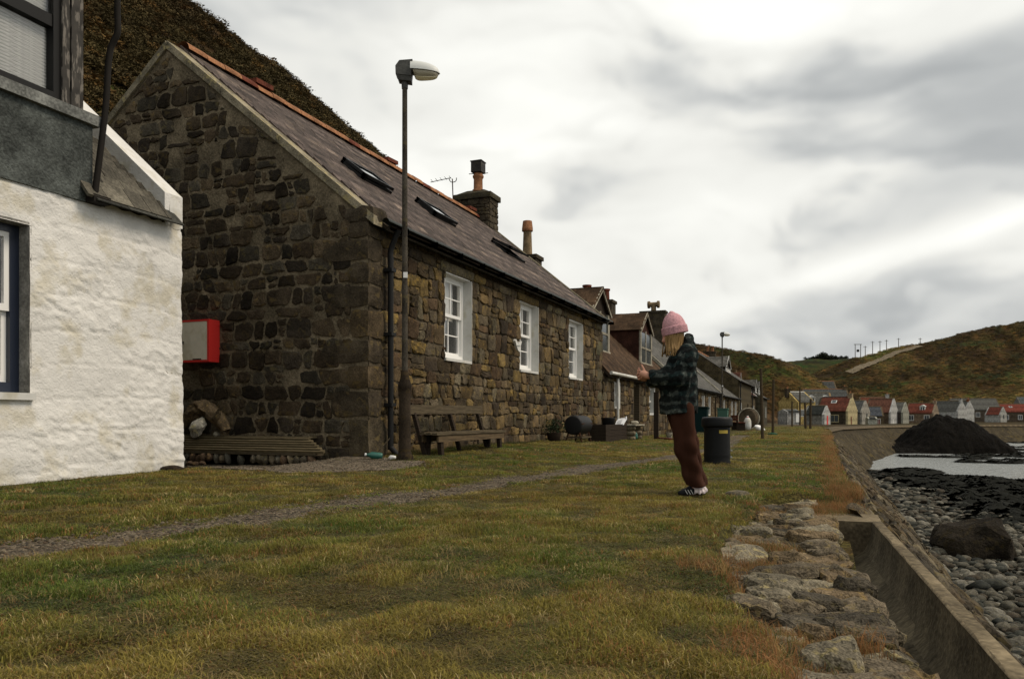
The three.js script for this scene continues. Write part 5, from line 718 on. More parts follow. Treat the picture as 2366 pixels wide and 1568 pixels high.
// clutter beyond the third window
{
  const y = gy(-5.6, -18.6), t = thing('barrel_barbecue', 'black barrel barbecue on thin legs by the end of the long cottage', 'barbecue', [-5.72, y, -18.9], 0);
  obj('drum', [place(lathe([[0, -.48], [.2, -.48], [.24, -.44], [.25, 0], [.24, .44], [.2, .48], [0, .48]], 22), 0, .42, 0, 0, Math.PI / 2)], M.black, t); obj('hinge', [box(.16, .24, .44, .47, -.46, .46)], M.rust, t);
  for (const z of [.4, -.4]) for (const x of [.16, -.16]) obj('leg', rod(V(x * .8, .28, z), V(x * 1.3, 0, z), .022), M.rust, t);
  obj('shelf', box(-.18, .22, .1, .13, -.42, .42), M.woodGrey, t);
}
{ seed(8); const t = thing('potted_shrub', 'dark bushy plant between the wall and the barrel barbecue', 'shrub', [-6.02, gy(-6, -17.8), -17.85], 0); const p = []; for (let i = 0; i < 420; i++) { const a = rr(0, 6.3), e = rr(-.2, 1.5), r = rr(.08, .33), c = V(Math.cos(a) * Math.cos(e) * r, .26 + Math.sin(e) * r * .9, Math.sin(a) * Math.cos(e) * r), q = .035, d1 = V(rr(-q, q), rr(-q, q), rr(-q, q)), d2 = V(rr(-q, q), rr(-q, q), rr(-q, q)), A = c.clone().add(d1), B = c.clone().add(d2), C = c.clone().sub(d1); p.push(A.x, A.y, A.z, B.x, B.y, B.z, C.x, C.y, C.z); } obj('foliage', fromTris(p), std([.02, .03, .014], { side: THREE.DoubleSide }), t); obj('pot', lathe([[0, 0], [.14, 0], [.18, .22], [.16, .22], [.14, .05]]), M.woodDark, t); }
{
  const y = gy(-5.5, -21), t = thing('wooden_planter', 'long low brown timber planter box on the grass beyond the barbecue', 'planter', [-5.5, y, -21.2], 0);
  for (let k = 0; k < 3; k++) { obj('plank', box(.2, .24, .0 + k * .155, .15 + k * .155, -1.0, 1.35), M.woodDark, t); obj('plank', box(-.24, -.2, .0 + k * .155, .15 + k * .155, -1.0, 1.35), M.woodDark, t); obj('plank', box(-.2, .2, .0 + k * .155, .15 + k * .155, 1.31, 1.35), M.woodDark, t); obj('plank', box(-.2, .2, .0 + k * .155, .15 + k * .155, -1.0, -.96), M.woodDark, t); } obj('soil', box(-.2, .2, .1, .38, -.96, 1.31), M.mortarDark, t);
}
{ const t = thing('black_tub', 'black tub standing in the timber planter', 'tub', [-5.55, gy(-5.5, -21) + .38, -21.2], 0); obj('body', lathe([[0, 0], [.15, 0], [.2, .25], [.21, .27], [.18, .27], [.14, .04]]), M.black, t); }
tag(obj('white_sheet', place(hewnBox(-.16, .16, -.015, .015, -.25, .25, [1, 1, 1], 5), -5.36, gy(-5.4, -21) + .52, -21.9, 0, .5, .3), std([.7, .72, .74], { ...VC, roughness: .6 })), 'white plastic sheet leaning over the planter edge', 'sheet');
{
  const y = gy(-5.1, -22.6), t = thing('block_stand', 'pale block stand with a plank top next to the planter', 'stand', [-5.22, y, -22.85], 0); seed(4);
  for (let k = 0; k < 3; k++) { obj('block', hewnBox(-.16, .16, k * .15, k * .15 + .146, .28, .5, [.3, .25, .17].map(((k) => (q) => q * k)(rr(.8, 1.1))), 31 + k, .008), M.rubble, t); obj('block', hewnBox(-.16, .16, k * .15, k * .15 + .146, -.6, -.36, [.26, .21, .14].map(((k) => (q) => q * k)(rr(.8, 1.1))), 41 + k, .008), M.rubble, t); } obj('table_top', box(-.2, .2, .446, .48, -.68, .56), M.cream, t);
}
tag(obj('pale_stone', place(rock(.12, .07, .1, 79, 2, 3, .1), -5.2, gy(-5.1, -22.6) + .53, -22.95), M.cream), 'pale rounded stone on the plank of the block stand', 'stone');
{ const t = thing('green_jar', 'green glass jar in the gap of the block stand', 'jar', [-5.16, gy(-5.1, -22.6) + .05, -22.85], 0); obj('body', lathe([[0, 0], [.07, 0], [.08, .03], [.08, .12], [.05, .16], [.05, .19], [0, .19]]), std([.015, .1, .07], { roughness: .2 }), t); }
{ const t = thing('dark_post', 'dark square timber post on the grass before the brown tiled house', 'post', [-5.0, gy(-5, -25.2), -25.2], .1); obj('post', box(-.075, .075, -.1, 1.5, -.075, .075), M.woodDark, t); obj('top', prism([V(-.08, 1.5, .08), V(.08, 1.5, .08), V(.08, 1.5, -.08), V(-.08, 1.5, -.08)], V(0, .03, 0)), M.woodDark, t); }
{ const t = thing('white_bucket', 'small white bucket on the grass beside the dark post', 'bucket', [-4.65, gy(-4.6, -25.6), -25.6], 0); obj('body', lathe([[0, 0], [.085, 0], [.11, .2], [.115, .21], [.1, .21], [.08, .02]]), M.cream, t); obj('handle', tube([V(-.11, .2, 0), V(-.06, .1, .1), V(.06, .1, .1), V(.11, .2, 0)], .006, 5), M.iron, t); }
tag(obj('fallen_board', place(new THREE.BoxGeometry(.14, .04, 1.3), -4.6, gy(-4.6, -24.7) + .04, -24.6, .5), M.terraDark), 'reddish board lying on the grass near the block stand', 'board');
// farther along the street
{ const t = thing('street_bench', 'reddish timber bench far along the street beyond the litter bin', 'bench', [-4.35, 0, -43.5], .3); for (let k = 0; k < 3; k++) { obj('seat_plank', box(.0 + k * .13, .11 + k * .13, .4, .44, -.85, .85), M.terraDark, t); } for (let k = 0; k < 2; k++) obj('back_plank', box(-.06, -.02, .52 + k * .16, .65 + k * .16, -.85, .85), M.terraDark, t); for (const z of [.7, -.7]) obj('leg', [box(-.06, .36, 0, .4, z - .05, z + .05), box(-.07, .0, .4, .8, z - .04, z + .04)], M.woodDark, t); }
{ const t = thing('creel_drum', 'large pale drum lying beyond the reddish bench', 'drum', [-3.95, .05, -46.3], .2); obj('body', place(lathe([[0, -.5], [.5, -.5], [.58, -.45], [.6, 0], [.58, .45], [.5, .5], [0, .5]], 20), 0, .58, 0, 0, Math.PI / 2, .3), S([.13, .1, .065]), t); obj('rim', place(new THREE.TorusGeometry(.58, .035, 8, 24), 0, .58, .47, 0, 0, 0), M.cream, t); }
{ const t = thing('white_buoy', 'upright white buoy at the end of the reddish bench', 'buoy', [-3.75, 0, -43.9], 0); obj('body', lathe([[0, 0], [.14, .02], [.2, .2], [.19, .5], [.12, .66], [.05, .7], [.05, .78], [0, .78]]), M.whiteOld, t); obj('collar', cyl(.06, .06, .05, 0, .68, 0), M.redPaint, t); }
{ const t = thing('white_buoy', 'white buoy lying on its side on the gravel beyond the bench', 'buoy', [-2.95, .12, -41.5], .9); obj('body', place(lathe([[0, -.35], [.1, -.33], [.16, -.1], [.15, .15], [.07, .34], [0, .36]]), 0, 0, 0, 0, 0, 1.2), M.white, t); obj('tip', place(new THREE.SphereGeometry(.05, 10, 8), .36, -.12, 0), M.terracotta, t); }
for (const [px, d, m, l, h] of [[1621, 34, std([.006, .02, .02]), 'dark green wheeled bin against the terrace wall', 1.1], [1671, 45, std([.06, .13, .10]), 'mint green wheeled bin near the far street lamp', 1.15]]) { const [x, z] = ground(px, d), t = thing('wheeled_bin', l, 'bin', [x, -.02, z], 0); obj('body', prism([V(-.24, .08, .26), V(.24, .08, .26), V(.28, h, .3), V(-.28, h, .3)], V(0, 0, -.56)), m, t); obj('lid', [place(new THREE.BoxGeometry(.62, .06, .66), 0, h + .04, 0, 0, -.06)], m, t); for (const s of [-1, 1]) obj('wheel', place(new THREE.CylinderGeometry(.1, .1, .05, 12), s * .24, .1, -.28, 0, 0, Math.PI / 2), M.black, t); }
// drying-green posts
[[-1.78, -26.3, 2.28, .055, 'wooden drying post nearest to the litter bin', .02], [-1.82, -32.6, 2.2, .055, 'second wooden drying post, with green footing', -.01], [-1.82, -54, 1.75, .06, 'short wooden drying post far along the grass', 0], [-.84, -45.9, 1.5, .07, 'wooden post near the wall, left of a pair', .02], [-.6, -46, 1.72, .07, 'wooden post near the wall, right of a pair', -.01]].forEach(([x, z, h, r, l, tl], i) => { const y = gy(x, z), t = thing('drying_post', l, 'post', [x, y, z], 0, 'wooden drying posts on the grass'); t.rotation.z = tl * 1.2; obj('post', [cyl(r, r * .85, h + .3, 0, -.3, 0, 10)], M.postWood, t); obj('hook', [rod(V(0, h - .12, 0), V(.16, h - .06, 0), .014)], M.iron, t); if (i === 1) obj('footing', lathe([[.07, 0], [.22, .01], [.16, .06], [.06, .09]]), std([.02, .07, .04]), t); });
{ const [x, z] = ground(1849, 104), t = thing('telephone_pole', 'slim telephone pole in front of the yellow house', 'telephone pole', [x, -.5, z], PSI); obj('pole', rod(V(0, 0, 0), V(0, 5.1, 0), .12, .09), M.postWood, t); obj('crossarm', box(-.4, .4, 4.7, 4.78, -.04, .04), M.postWood, t); }
// stones in the turf
[[1705, 1143, .09, 'low grey stone bedded in the turf right of the standing person'], [1743, 1252, .06, 'pale pebble in the turf at the edge of the slabs']].forEach(([px, py, s, l], i) => { const d = 1800 * EYE / (py - 962), [x, z] = ground(px, d); tag(obj('turf_stone', place(rock(s * 1.3, s * .45, s, 95 + i, 2, 4, .1), x, gy(x, z) + .012, z), std([.2, .175, .125], { map: rockC, roughness: .85 })), l, 'stone'); });

// ---------------------------------------------------------------- turf
{
  const blades = (n, R, h0, h1, w, bend, s) => { seed(s); const p = []; for (let i = 0; i < n; i++) { const a = rr(0, 6.3), r = R * Math.sqrt(rnd()), x = Math.cos(a) * r, z = Math.sin(a) * r, h = rr(h0, h1), f = rr(0, 6.3), c = Math.cos(f), q = Math.sin(f), b = rr(.2, 1) * bend * h, A = [x - q * w, 0, z + c * w], B = [x + q * w, 0, z - c * w], m = [x + c * b * .35, h * .62, z + q * b * .35], C = [m[0] - q * w * .7, m[1], m[2] + c * w * .7], E = [m[0] + q * w * .7, m[1], m[2] - c * w * .7], T = [x + c * b, h * (1 - .25 * bend * rr(0, 1)), z + q * b]; p.push(...A, ...B, ...E, ...A, ...E, ...C, ...C, ...E, ...T); } const g = fromTris(p); return clean(g); };
  const mat = std([1, 1, 1], { roughness: .95, side: THREE.DoubleSide, transmission: .45, thickness: 0 }), D = new THREE.Object3D();
  const lay = (name, label, g, spots) => { const im = new THREE.InstancedMesh(g, mat, spots.length); spots.forEach(([x, y, z, s, h, c], i) => { D.position.set(x, y, z); D.rotation.set(0, rr(0, 6.3), 0); D.scale.set(s, h, s); D.updateMatrix(); im.setMatrixAt(i, D.matrix); im.setColorAt(i, new THREE.Color().setRGB(...c)); }); im.name = name; im.castShadow = im.receiveShadow = true; tag(im, label, name.replace('_', ' '), null, 'stuff'); scene.add(im); };
  const onTurf = (x, z) => { if (x > .23 || x < -7.7 || (x < -6.45 && z < -10.1) || (x < -7.55 && z > -7.8)) return false; if (z > -8.3 && x > slabEdge(z) - .02 + .22 * (fbm(x * 3, z * 3, 0, 3) - .5)) return false; if (inApron(x, z)) return rnd() < .03; const d = Math.abs(x - pathX(z)) / pathHalf(z), n = fbm(x * 5, z * 5, 0, 3); if (d < .8 + 1.1 * (n - .5)) return rnd() < (d < .6 ? .03 : .2); if (x < -7 && z < -8) return rnd() < .06; return true; };
  const tint = (x, z) => { const a = fbm(x * .55 + 3, z * .55 + 9, 0, 4), b = fbm(x * 2.6 + 31, z * 2.6 + 9, 0, 3), g = clamp((a - .34) * 2.6 + (b - .5) * 1.5 + rr(-.28, .28)), edge = sstep(-1.0, .1, x), t = rr(.5, 1.45); let c = [lerp(.228, .088, g), lerp(.184, .127, g), lerp(.041, .02, g)]; if (rnd() < .10 + edge * .3 * sstep(.4, .6, b)) c = [.26, .135, .048]; if (rnd() < .05) c = [.40, .32, .15]; const m = fbm(x * 4.2 + 60, z * 4.2 + 20, 0, 3), k = lerp(.62, 1.15, sstep(.33, .6, m)) * (b < .33 ? .75 : 1); return c.map(q => q * t * k); };
  seed(401); const S1 = [], S2 = []; const dirOf = a => [Math.sin(a), -Math.cos(a)];
  for (let i = 0; i < 92000; i++) { const r = 1.7 * Math.pow(33 / 1.7, rnd()), a = -PSI + rr(-.66, .66), [sx, sz] = dirOf(a), x = sx * r, z = sz * r; if (!onTurf(x, z)) continue; const s = 1 + Math.max(0, r - 3) * .075, h = rr(.65, 1.25) * (.5 + 1.2 * sstep(.38, .7, fbm(x * 4.2 + 60, z * 4.2 + 20, 0, 3))) * (1 + Math.max(0, r - 6) * .02), pth = Math.abs(x - pathX(z)) / pathHalf(z) < 1.25 ? .6 : 1; S1.push([x, gy(x, z) - .004, z, s, h * pth, tint(x, z)]); }
  lay('grass', 'short winter turf, green and straw coloured, between the houses and the sea wall', blades(24, .078, .010, .032, .0024, 1.5, 11), S1);
  for (let i = 0; i < 2600; i++) { const z = lerp(-33, -56, rnd()), x = rr(-3.2, .15); S2.push([x, gy(x, z), z, rr(2.6, 4), rr(1.2, 2.2), tint(x, z)]); }
  // longer dry grass along the rock and wall edge
  const dry = () => { const k = rr(.6, 1.25), r = rnd(); return (r < .62 ? [.3, .15, .055] : r < .85 ? [.29, .2, .075] : [.11, .12, .035]).map(q => q * k); };
  const at = (px, py, n, sx, sz, h) => { const d = 1800 * (EYE + .02) / (py - 962), [cx, cz] = ground(px, d); for (let i = 0; i < n; i++) { const x = Math.min(.3, cx + (rnd() + rnd() - 1) * sx), z = cz + (rnd() + rnd() - 1) * sz; S2.push([x, Math.max(gy(x, z), -.16) - .005, z, rr(.7, 1.2), h * rr(.7, 1.3), dry()]); } };
  at(1935, 1150, 220, .26, .34, 1.9); at(1890, 1155, 120, .3, .25, 1.5); at(1820, 1160, 120, .4, .22, 1.1); at(1760, 1232, 90, .22, .22, 1.5); at(1735, 1260, 60, .18, .2, 1.3); at(1700, 1290, 90, .2, .3, 1.1); at(1835, 1440, 70, .11, .2, 1.4); at(1785, 1480, 70, .15, .2, 1.1); at(1790, 1540, 60, .1, .18, 1.0); at(1660, 1320, 60, .14, .2, .9); at(1985, 1420, 34, .07, .14, 1.5); at(1760, 1400, 60, .12, .18, 1.0); at(1960, 1130, 120, .18, .8, 1.8);
  for (let z = -7.5; z > -46; z -= .035 + -z * .0035) { const x = .2 - Math.abs(rr(0, .3)) * rnd(); S2.push([x, gy(x, z) - .01, z, rr(.8, 1.3) * (1 + -z * .03), rr(.8, 1.9) * (1 + -z * .012), dry()]); }
  for (const [cx, cz, rad, n] of [[-5.57, -9.82, .15, 40], [ground(1657, 12)[0], ground(1657, 12)[1], .23, 60], [ground(1600, 7.36)[0], ground(1600, 7.36)[1], .2, 36], [-1.78, -26.3, .1, 14], [-1.82, -32.6, .12, 14], [-.84, -45.9, .1, 10], [-.6, -46, .1, 10]]) for (let i = 0; i < n; i++) { const a = rr(0, 6.3), x = cx + Math.cos(a) * rad, z = cz + Math.sin(a) * rad; S2.push([x, gy(x, z) - .005, z, rr(.45, .8), rr(.5, 1), tint(x, z).map(q => q * .8)]); }  // tufts added round each base, colour darkened as contact shade
  for (let i = 0; i < 700; i++) { const r = 2.2 * Math.pow(8, rnd()), a = -PSI + rr(-.64, .5), [sx, sz] = dirOf(a), x = sx * r, z = sz * r; if (onTurf(x, z)) S2.push([x, gy(x, z) - .004, z, rr(.5, 1), rr(.5, 1.0), rnd() < .6 ? [.34, .25, .1] : [.1, .13, .03]]); }
  for (let i = 0; i < 500; i++) { const z = rr(-10.6, -23), x = -6.36 + Math.abs(rr(0, .12)); S2.push([x, gy(x, z) - .01, z, rr(.8, 1.4), rr(.8, 1.9), rnd() < .6 ? [.05, .062, .018] : [.12, .085, .03]]); }
  for (let i = 0; i < 160; i++) { const z = rr(-7.6, -2.5), x = -7.57 + Math.abs(rr(0, .08)); S2.push([x, gy(x, z) - .01, z, rr(.6, 1), rr(.5, 1.1), [.07, .07, .02]]); }
  lay('dry_grass', 'longer rust coloured grass tufts along the rock slabs, wall foot and sea wall', blades(34, .09, .02, .062, .0017, 1.5, 12), S2);
  // straw litter: single long dead stems lying in the turf
  const S3 = []; for (let i = 0; i < 230; i++) { const r = 1.9 * Math.pow(4, rnd()), a = -PSI + rr(-.62, .5), [sx, sz] = dirOf(a), x = sx * r, z = sz * r; if (onTurf(x, z)) S3.push([x, gy(x, z) + .012, z, rr(.5, 1), rr(.4, 1), [.27, .2, .09]]); }
  lay('straw', 'scattered dead straw stems lying on the turf', (() => { const g = []; seed(8); for (let i = 0; i < 3; i++) { const a = rr(0, 6.3), l = rr(.03, .075), x = rr(-.05, .05), z = rr(-.05, .05); g.push(tube([V(x, .0, z), V(x + Math.cos(a) * l * .5, .022, z + Math.sin(a) * l * .5), V(x + Math.cos(a + .4) * l, .012, z + Math.sin(a + .4) * l)], 0.0008, 3, 4)); } return merge(g); })(), S3);
  // loose gravel
  seed(405); const S4 = []; while (S4.length < 6000) { const r = 3.2 * Math.pow(5, rnd()), z = -r * rr(.4, 1), x = pathX(z) + rr(-1, 1) * pathHalf(z) * 1.15; if (rnd() < .72) S4.push([x, gy(x, z) + .004, z, 1, 1, [0, 0, 0]]); else { const X = -6.75 + rr(-1.8, 1.8), Z = -9.05 + rr(-1.3, 1.3); if (inApron(X, Z) && !(X < -6.4 && Z < -10.1)) S4.push([X, gy(X, Z) + .008, Z, 1, 1, [0, 0, 0]]); } }
  S4.forEach(s => { const k = rr(.006, .017); s[3] = k; s[4] = k * rr(.5, .9); s[5] = pick([[.17, .135, .09], [.11, .09, .06], [.24, .2, .14], [.14, .1, .065], [.07, .06, .045]]).map(((k) => (q) => q * k)(rr(.8, 1.2))); });
  lay('loose_gravel', 'loose gravel chips scattered on the path and by the house corner', clean(rock(1, 1, 1, 9, 0, 3, .1)), S4);
}

// ---------------------------------------------------------------- the person
// surface of a signed distance on its own grid (surface nets)
function skin(f, lo, hi, cell, colf) {
  const n = [0, 1, 2].map(k => Math.ceil((hi[k] - lo[k]) / cell) + 1), [nx, ny, nz] = n, val = new Float32Array(nx * ny * nz), I = (i, j, k) => i + nx * (j + ny * k);
  for (let k = 0; k < nz; k++) for (let j = 0; j < ny; j++) for (let i = 0; i < nx; i++) val[I(i, j, k)] = f(lo[0] + i * cell, lo[1] + j * cell, lo[2] + k * cell);
  const id = new Int32Array(nx * ny * nz).fill(-1), pos = [], idx = [];
  for (let k = 0; k < nz - 1; k++) for (let j = 0; j < ny - 1; j++) for (let i = 0; i < nx - 1; i++) {
    let sx = 0, sy = 0, sz = 0, c = 0; const corner = (a, b, d) => val[I(i + a, j + b, k + d)];
    const E = (a, b) => { const va = corner(...a), vb = corner(...b); if ((va < 0) !== (vb < 0)) { const t = va / (va - vb); sx += i + a[0] + (b[0] - a[0]) * t; sy += j + a[1] + (b[1] - a[1]) * t; sz += k + a[2] + (b[2] - a[2]) * t; c++; } };
    for (let a = 0; a < 2; a++) for (let b = 0; b < 2; b++) { E([0, a, b], [1, a, b]); E([a, 0, b], [a, 1, b]); E([a, b, 0], [a, b, 1]); }
    if (c) { id[I(i, j, k)] = pos.length / 3; pos.push(lo[0] + sx / c * cell, lo[1] + sy / c * cell, lo[2] + sz / c * cell); }
  }
  const quad = (a, b, c, d, flip) => flip ? idx.push(a, c, b, a, d, c) : idx.push(a, b, c, a, c, d);
  for (let k = 1; k < nz - 1; k++) for (let j = 1; j < ny - 1; j++) for (let i = 1; i < nx - 1; i++) {
    const v = val[I(i, j, k)] < 0;
    if (v !== val[I(i + 1, j, k)] < 0) quad(id[I(i, j - 1, k - 1)], id[I(i, j, k - 1)], id[I(i, j, k)], id[I(i, j - 1, k)], !v);
    if (v !== val[I(i, j + 1, k)] < 0) quad(id[I(i - 1, j, k - 1)], id[I(i - 1, j, k)], id[I(i, j, k)], id[I(i, j, k - 1)], !v);
    if (v !== val[I(i, j, k + 1)] < 0) quad(id[I(i - 1, j - 1, k)], id[I(i, j - 1, k)], id[I(i, j, k)], id[I(i - 1, j, k)], !v);
  }
  const g = new THREE.BufferGeometry(); g.setAttribute('position', new THREE.BufferAttribute(new Float32Array(pos), 3)); g.setIndex(idx);
  if (colf) { const c = []; for (let i = 0; i < pos.length; i += 3) c.push(...colf(pos[i], pos[i + 1], pos[i + 2])); g.setAttribute('color', new THREE.BufferAttribute(new Float32Array(c), 3)); }
  g.computeVertexNormals(); return g;
}
const smin = (a, b, k) => { const h = clamp(.5 + .5 * (b - a) / k); return b * (1 - h) + a * h - k * h * (1 - h); };
function cap(x, y, z, a, b, ra, rb) { const dx = b[0] - a[0], dy = b[1] - a[1], dz = b[2] - a[2], t = clamp(((x - a[0]) * dx + (y - a[1]) * dy + (z - a[2]) * dz) / (dx * dx + dy * dy + dz * dz)); return Math.hypot(x - a[0] - dx * t, y - a[1] - dy * t, z - a[2] - dz * t) - lerp(ra, rb, t); }
const ell = (x, y, z, c, r) => { const q = Math.hypot((x - c[0]) / r[0], (y - c[1]) / r[1], (z - c[2]) / r[2]); return (q - 1) * Math.min(...r); };
{
  const [px, pz] = ground(1600, 7.36), Y = gy(px, pz) + .012, t = thing('person', 'person in pink beanie, dark checked fleece and rust corduroy trousers, looking down at raised hands', 'person', [px, Y, pz], PSI);
  // x runs to the picture's right, the figure faces -x; z comes towards the lens (her left side)
  const HC = [-.178, 1.515, .0], tl = -.3;                                       // head centre and forward tilt
  const head = (x, y, z) => { const c = Math.cos(tl), s = Math.sin(tl), dx = x - HC[0], dy = y - HC[1]; const a = dx * c - dy * s, b = dx * s + dy * c;   // a: back positive, b: up
    let d = ell(a, b, z, [.01, .03, 0], [.095, .105, .075]); d = smin(d, ell(a, b, z, [-.035, -.045, 0], [.062, .075, .055]), .04);
    d = smin(d, cap(a, b, z, [-.093, -.002, 0], [-.112, -.035, 0], .009, .014), .02); d = smin(d, ell(a, b, z, [-.092, -.068, 0], [.014, .009, .022]), .012); d = smin(d, ell(a, b, z, [-.083, -.1, 0], [.018, .016, .02]), .02);
    d = smin(d, cap(a, b, z, [-.085, .02, .012], [-.078, .024, .045], .009, .007), .012); d = smin(d, cap(a, b, z, [-.085, .02, -.012], [-.078, .024, -.045], .009, .007), .012);
    for (const s2 of [1, -1]) { d = Math.max(d, -(Math.hypot(a + .094, b - .004, z - s2 * .031) - .012)); d = Math.min(d, Math.hypot(a + .082, b - .004, z - s2 * .031) - .012); d = smin(d, ell(a, b, z, [.012, -.012, s2 * .076], [.02, .032, .009]), .008); }
    return d; };
  const sh = { L: [-.075, 1.31, .165], R: [-.075, 1.31, -.165] }, el = { L: [-.17, 1.09, .215], R: [-.18, 1.09, -.2] }, wr = { L: [-.43, 1.115, .07], R: [-.435, 1.10, -.05] };
  const hip = { L: [-.105, .83, .085], R: [-.105, .83, -.085] }, kn = { L: [-.075, .46, .09], R: [-.01, .46, -.09] }, an = { L: [.035, .075, .085], R: [.098, .075, -.085] };
  const body = (x, y, z) => { let d = cap(x, y, z, [-.12, .86, 0], [-.1, 1.22, 0], .1, .115); d = smin(d, cap(x, y, z, sh.L, sh.R, .05, .05), .06); d = smin(d, cap(x, y, z, [-.1, 1.3, 0], [-.15, 1.46, 0], .055, .05), .04);
    for (const s of ['L', 'R']) { d = smin(d, cap(x, y, z, sh[s], el[s], .045, .038), .03); d = smin(d, cap(x, y, z, el[s], wr[s], .038, .026), .02); d = smin(d, cap(x, y, z, hip[s], kn[s], .08, .055), .04); d = smin(d, cap(x, y, z, kn[s], an[s], .055, .035), .03); d = smin(d, cap(x, y, z, an[s], [an[s][0] - .12, .035, an[s][2]], .034, .028), .02); } return d; };
  // hands cupped together, near one with its thumb up
  const handL = (x, y, z) => { const w = wr.L; let d = cap(x, y, z, w, [-.462, 1.135, .045], .026, .03); d = smin(d, cap(x, y, z, [-.445, 1.125, .055], [-.478, 1.14, .03], .03, .026), .02);
    const fing = [[[-.48, 1.158, .03], [-.497, 1.172, -.005], [-.48, 1.17, -.035]], [[-.487, 1.14, .026], [-.508, 1.148, -.01], [-.488, 1.146, -.042]], [[-.486, 1.121, .024], [-.505, 1.126, -.01], [-.486, 1.124, -.038]], [[-.48, 1.103, .026], [-.494, 1.105, -.006], [-.478, 1.104, -.028]]];
    fing.forEach(([a, b, c], i) => { const r = i === 3 ? .0078 : .009; d = smin(d, Math.min(cap(x, y, z, a, b, r, r * .92), cap(x, y, z, b, c, r * .92, r * .8)), .007); });
    d = smin(d, Math.min(cap(x, y, z, [-.455, 1.15, .045], [-.468, 1.188, .035], .013, .0105), cap(x, y, z, [-.468, 1.188, .035], [-.482, 1.222, .02], .0105, .008)), .01); return d; };
  const handR = (x, y, z) => { const w = wr.R; let d = cap(x, y, z, w, [-.465, 1.11, -.04], .026, .029); d = smin(d, cap(x, y, z, [-.455, 1.105, -.045], [-.485, 1.115, -.03], .028, .025), .02);
    const fing = [[[-.492, 1.135, -.03], [-.512, 1.15, -.022], [-.51, 1.176, -.016]], [[-.498, 1.12, -.028], [-.52, 1.13, -.012], [-.515, 1.145, .008]], [[-.497, 1.102, -.028], [-.516, 1.108, -.01], [-.508, 1.115, .014]], [[-.49, 1.086, -.03], [-.506, 1.088, -.012], [-.498, 1.092, .01]]];
    fing.forEach(([a, b, c], i) => { const r = i === 3 ? .0078 : .009; d = smin(d, Math.min(cap(x, y, z, a, b, r, r * .92), cap(x, y, z, b, c, r * .92, r * .8)), .007); });
    d = smin(d, Math.min(cap(x, y, z, [-.468, 1.128, -.045], [-.485, 1.165, -.045], .012, .0105), cap(x, y, z, [-.485, 1.165, -.045], [-.5, 1.195, -.04], .0105, .008)), .01); return d; };
  const pink = std([.56, .29, .2], { roughness: .6 });
  obj('body', [skin(body, [-.48, -.02, -.32], [.2, 1.5, .32], .014), skin(head, [-.34, 1.35, -.12], [-.02, 1.68, .12], .005), skin(handL, [-.53, 1.07, -.06], [-.4, 1.24, .11], .0034), skin(handR, [-.54, 1.06, -.09], [-.4, 1.21, .03], .0034)], pink, t);
  // fleece
  const check = (x, y, z) => { const n = noise(x * 70, y * 70, z * 70), m = fbm(x * 16, y * 16, z * 16, 3), w = (m - .5) * .07; const a = ((y + w + .3) / .088) % 1, b = ((x * .8 - z * .6 + w + 2) / .1) % 1, h = a < .42 ? 1 : 0, v = b < .42 ? 1 : 0; const k = .55 + .9 * n; let c = h && v ? [.058, .068, .062] : h ? [.012, .021, .021] : v ? [.013, .017, .016] : [.006, .0075, .0075]; const q = n > .78 ? 1.7 : 1; return c.map(p => p * k * q); };
  const fuzz = (x, y, z) => (fbm(x * 26, y * 26, z * 26, 3) - .5) * .022 + (fbm(x * 7, y * 7, z * 7, 2) - .5) * .05;
  const jacket = (x, y, z) => {
    let d = cap(x, y, z * .82, [-.136, .82, 0], [-.126, 1.06, 0], .172, .17); d = smin(d, cap(x, y, z * .8, [-.128, 1.06, 0], [-.1, 1.25, 0], .168, .138), .05); d = smin(d, cap(x, y, z, [-.08, 1.325, .15], [-.08, 1.325, -.15], .085, .085), .06);
    d = smin(d, cap(x, y, z, [-.21, 1.05, .05], [-.24, 1.12, .04], .09, .085), .06);
    for (const s of ['L', 'R']) { d = smin(d, cap(x, y, z, [sh[s][0], sh[s][1] - .02, sh[s][2] * 1.05], el[s], .092, .088), .05); d = smin(d, cap(x, y, z, el[s], [wr[s][0] + .03, wr[s][1] - .01, wr[s][2]], .088, .058), .04); d = smin(d, cap(x, y, z, [wr[s][0] + .08, wr[s][1] - .04, wr[s][2] + .02], [wr[s][0] + .025, wr[s][1] - .025, wr[s][2]], .05, .042), .03); }
    d = smin(d, cap(x, y, z, [-.06, 1.38, .02], [-.045, 1.47, 0], .075, .06), .04); d = smin(d, cap(x, y, z, [-.035, 1.40, .05], [-.03, 1.49, .02], .05, .038), .03);
    d = Math.max(d, -(cap(x, y, z, [-.13, 1.42, 0], [-.19, 1.62, 0], .055, .11)));
    d = Math.max(d, 0.772 + .03 * Math.sin(x * 9 + z * 5) * .6 - y); d = Math.max(d, wr.L[0] + .012 - x);
    return d + fuzz(x, y, z);
  };
  obj('jacket', skin(jacket, [-.47, .74, -.34], [.14, 1.58, .36], .0085, check), std([1, 1, 1], { ...VC, roughness: 1, bumpMap: again(fineB, .12), bumpScale: .006 }), t);
  // corduroy trousers, wide at the hem
  const leg = (x, y, z, s) => { const h = hip[s], k = kn[s], a = an[s]; let d = cap(x, y, z, [h[0] - .01, h[1] - .02, h[2]], k, .11, .09); d = smin(d, cap(x, y, z, k, [a[0] + .005, .03, a[2]], .09, .082), .05); const fold = .006 * Math.sin(y * 38 + x * 22 + (s === 'L' ? 0 : 2)) * sstep(.75, .3, y) + .014 * Math.sin(Math.atan2(z - lerp(a[2], k[2], y * 2), x - lerp(a[0], k[0], y * 2)) * 3 + y * 3) ; return d + fold * 1.25; };
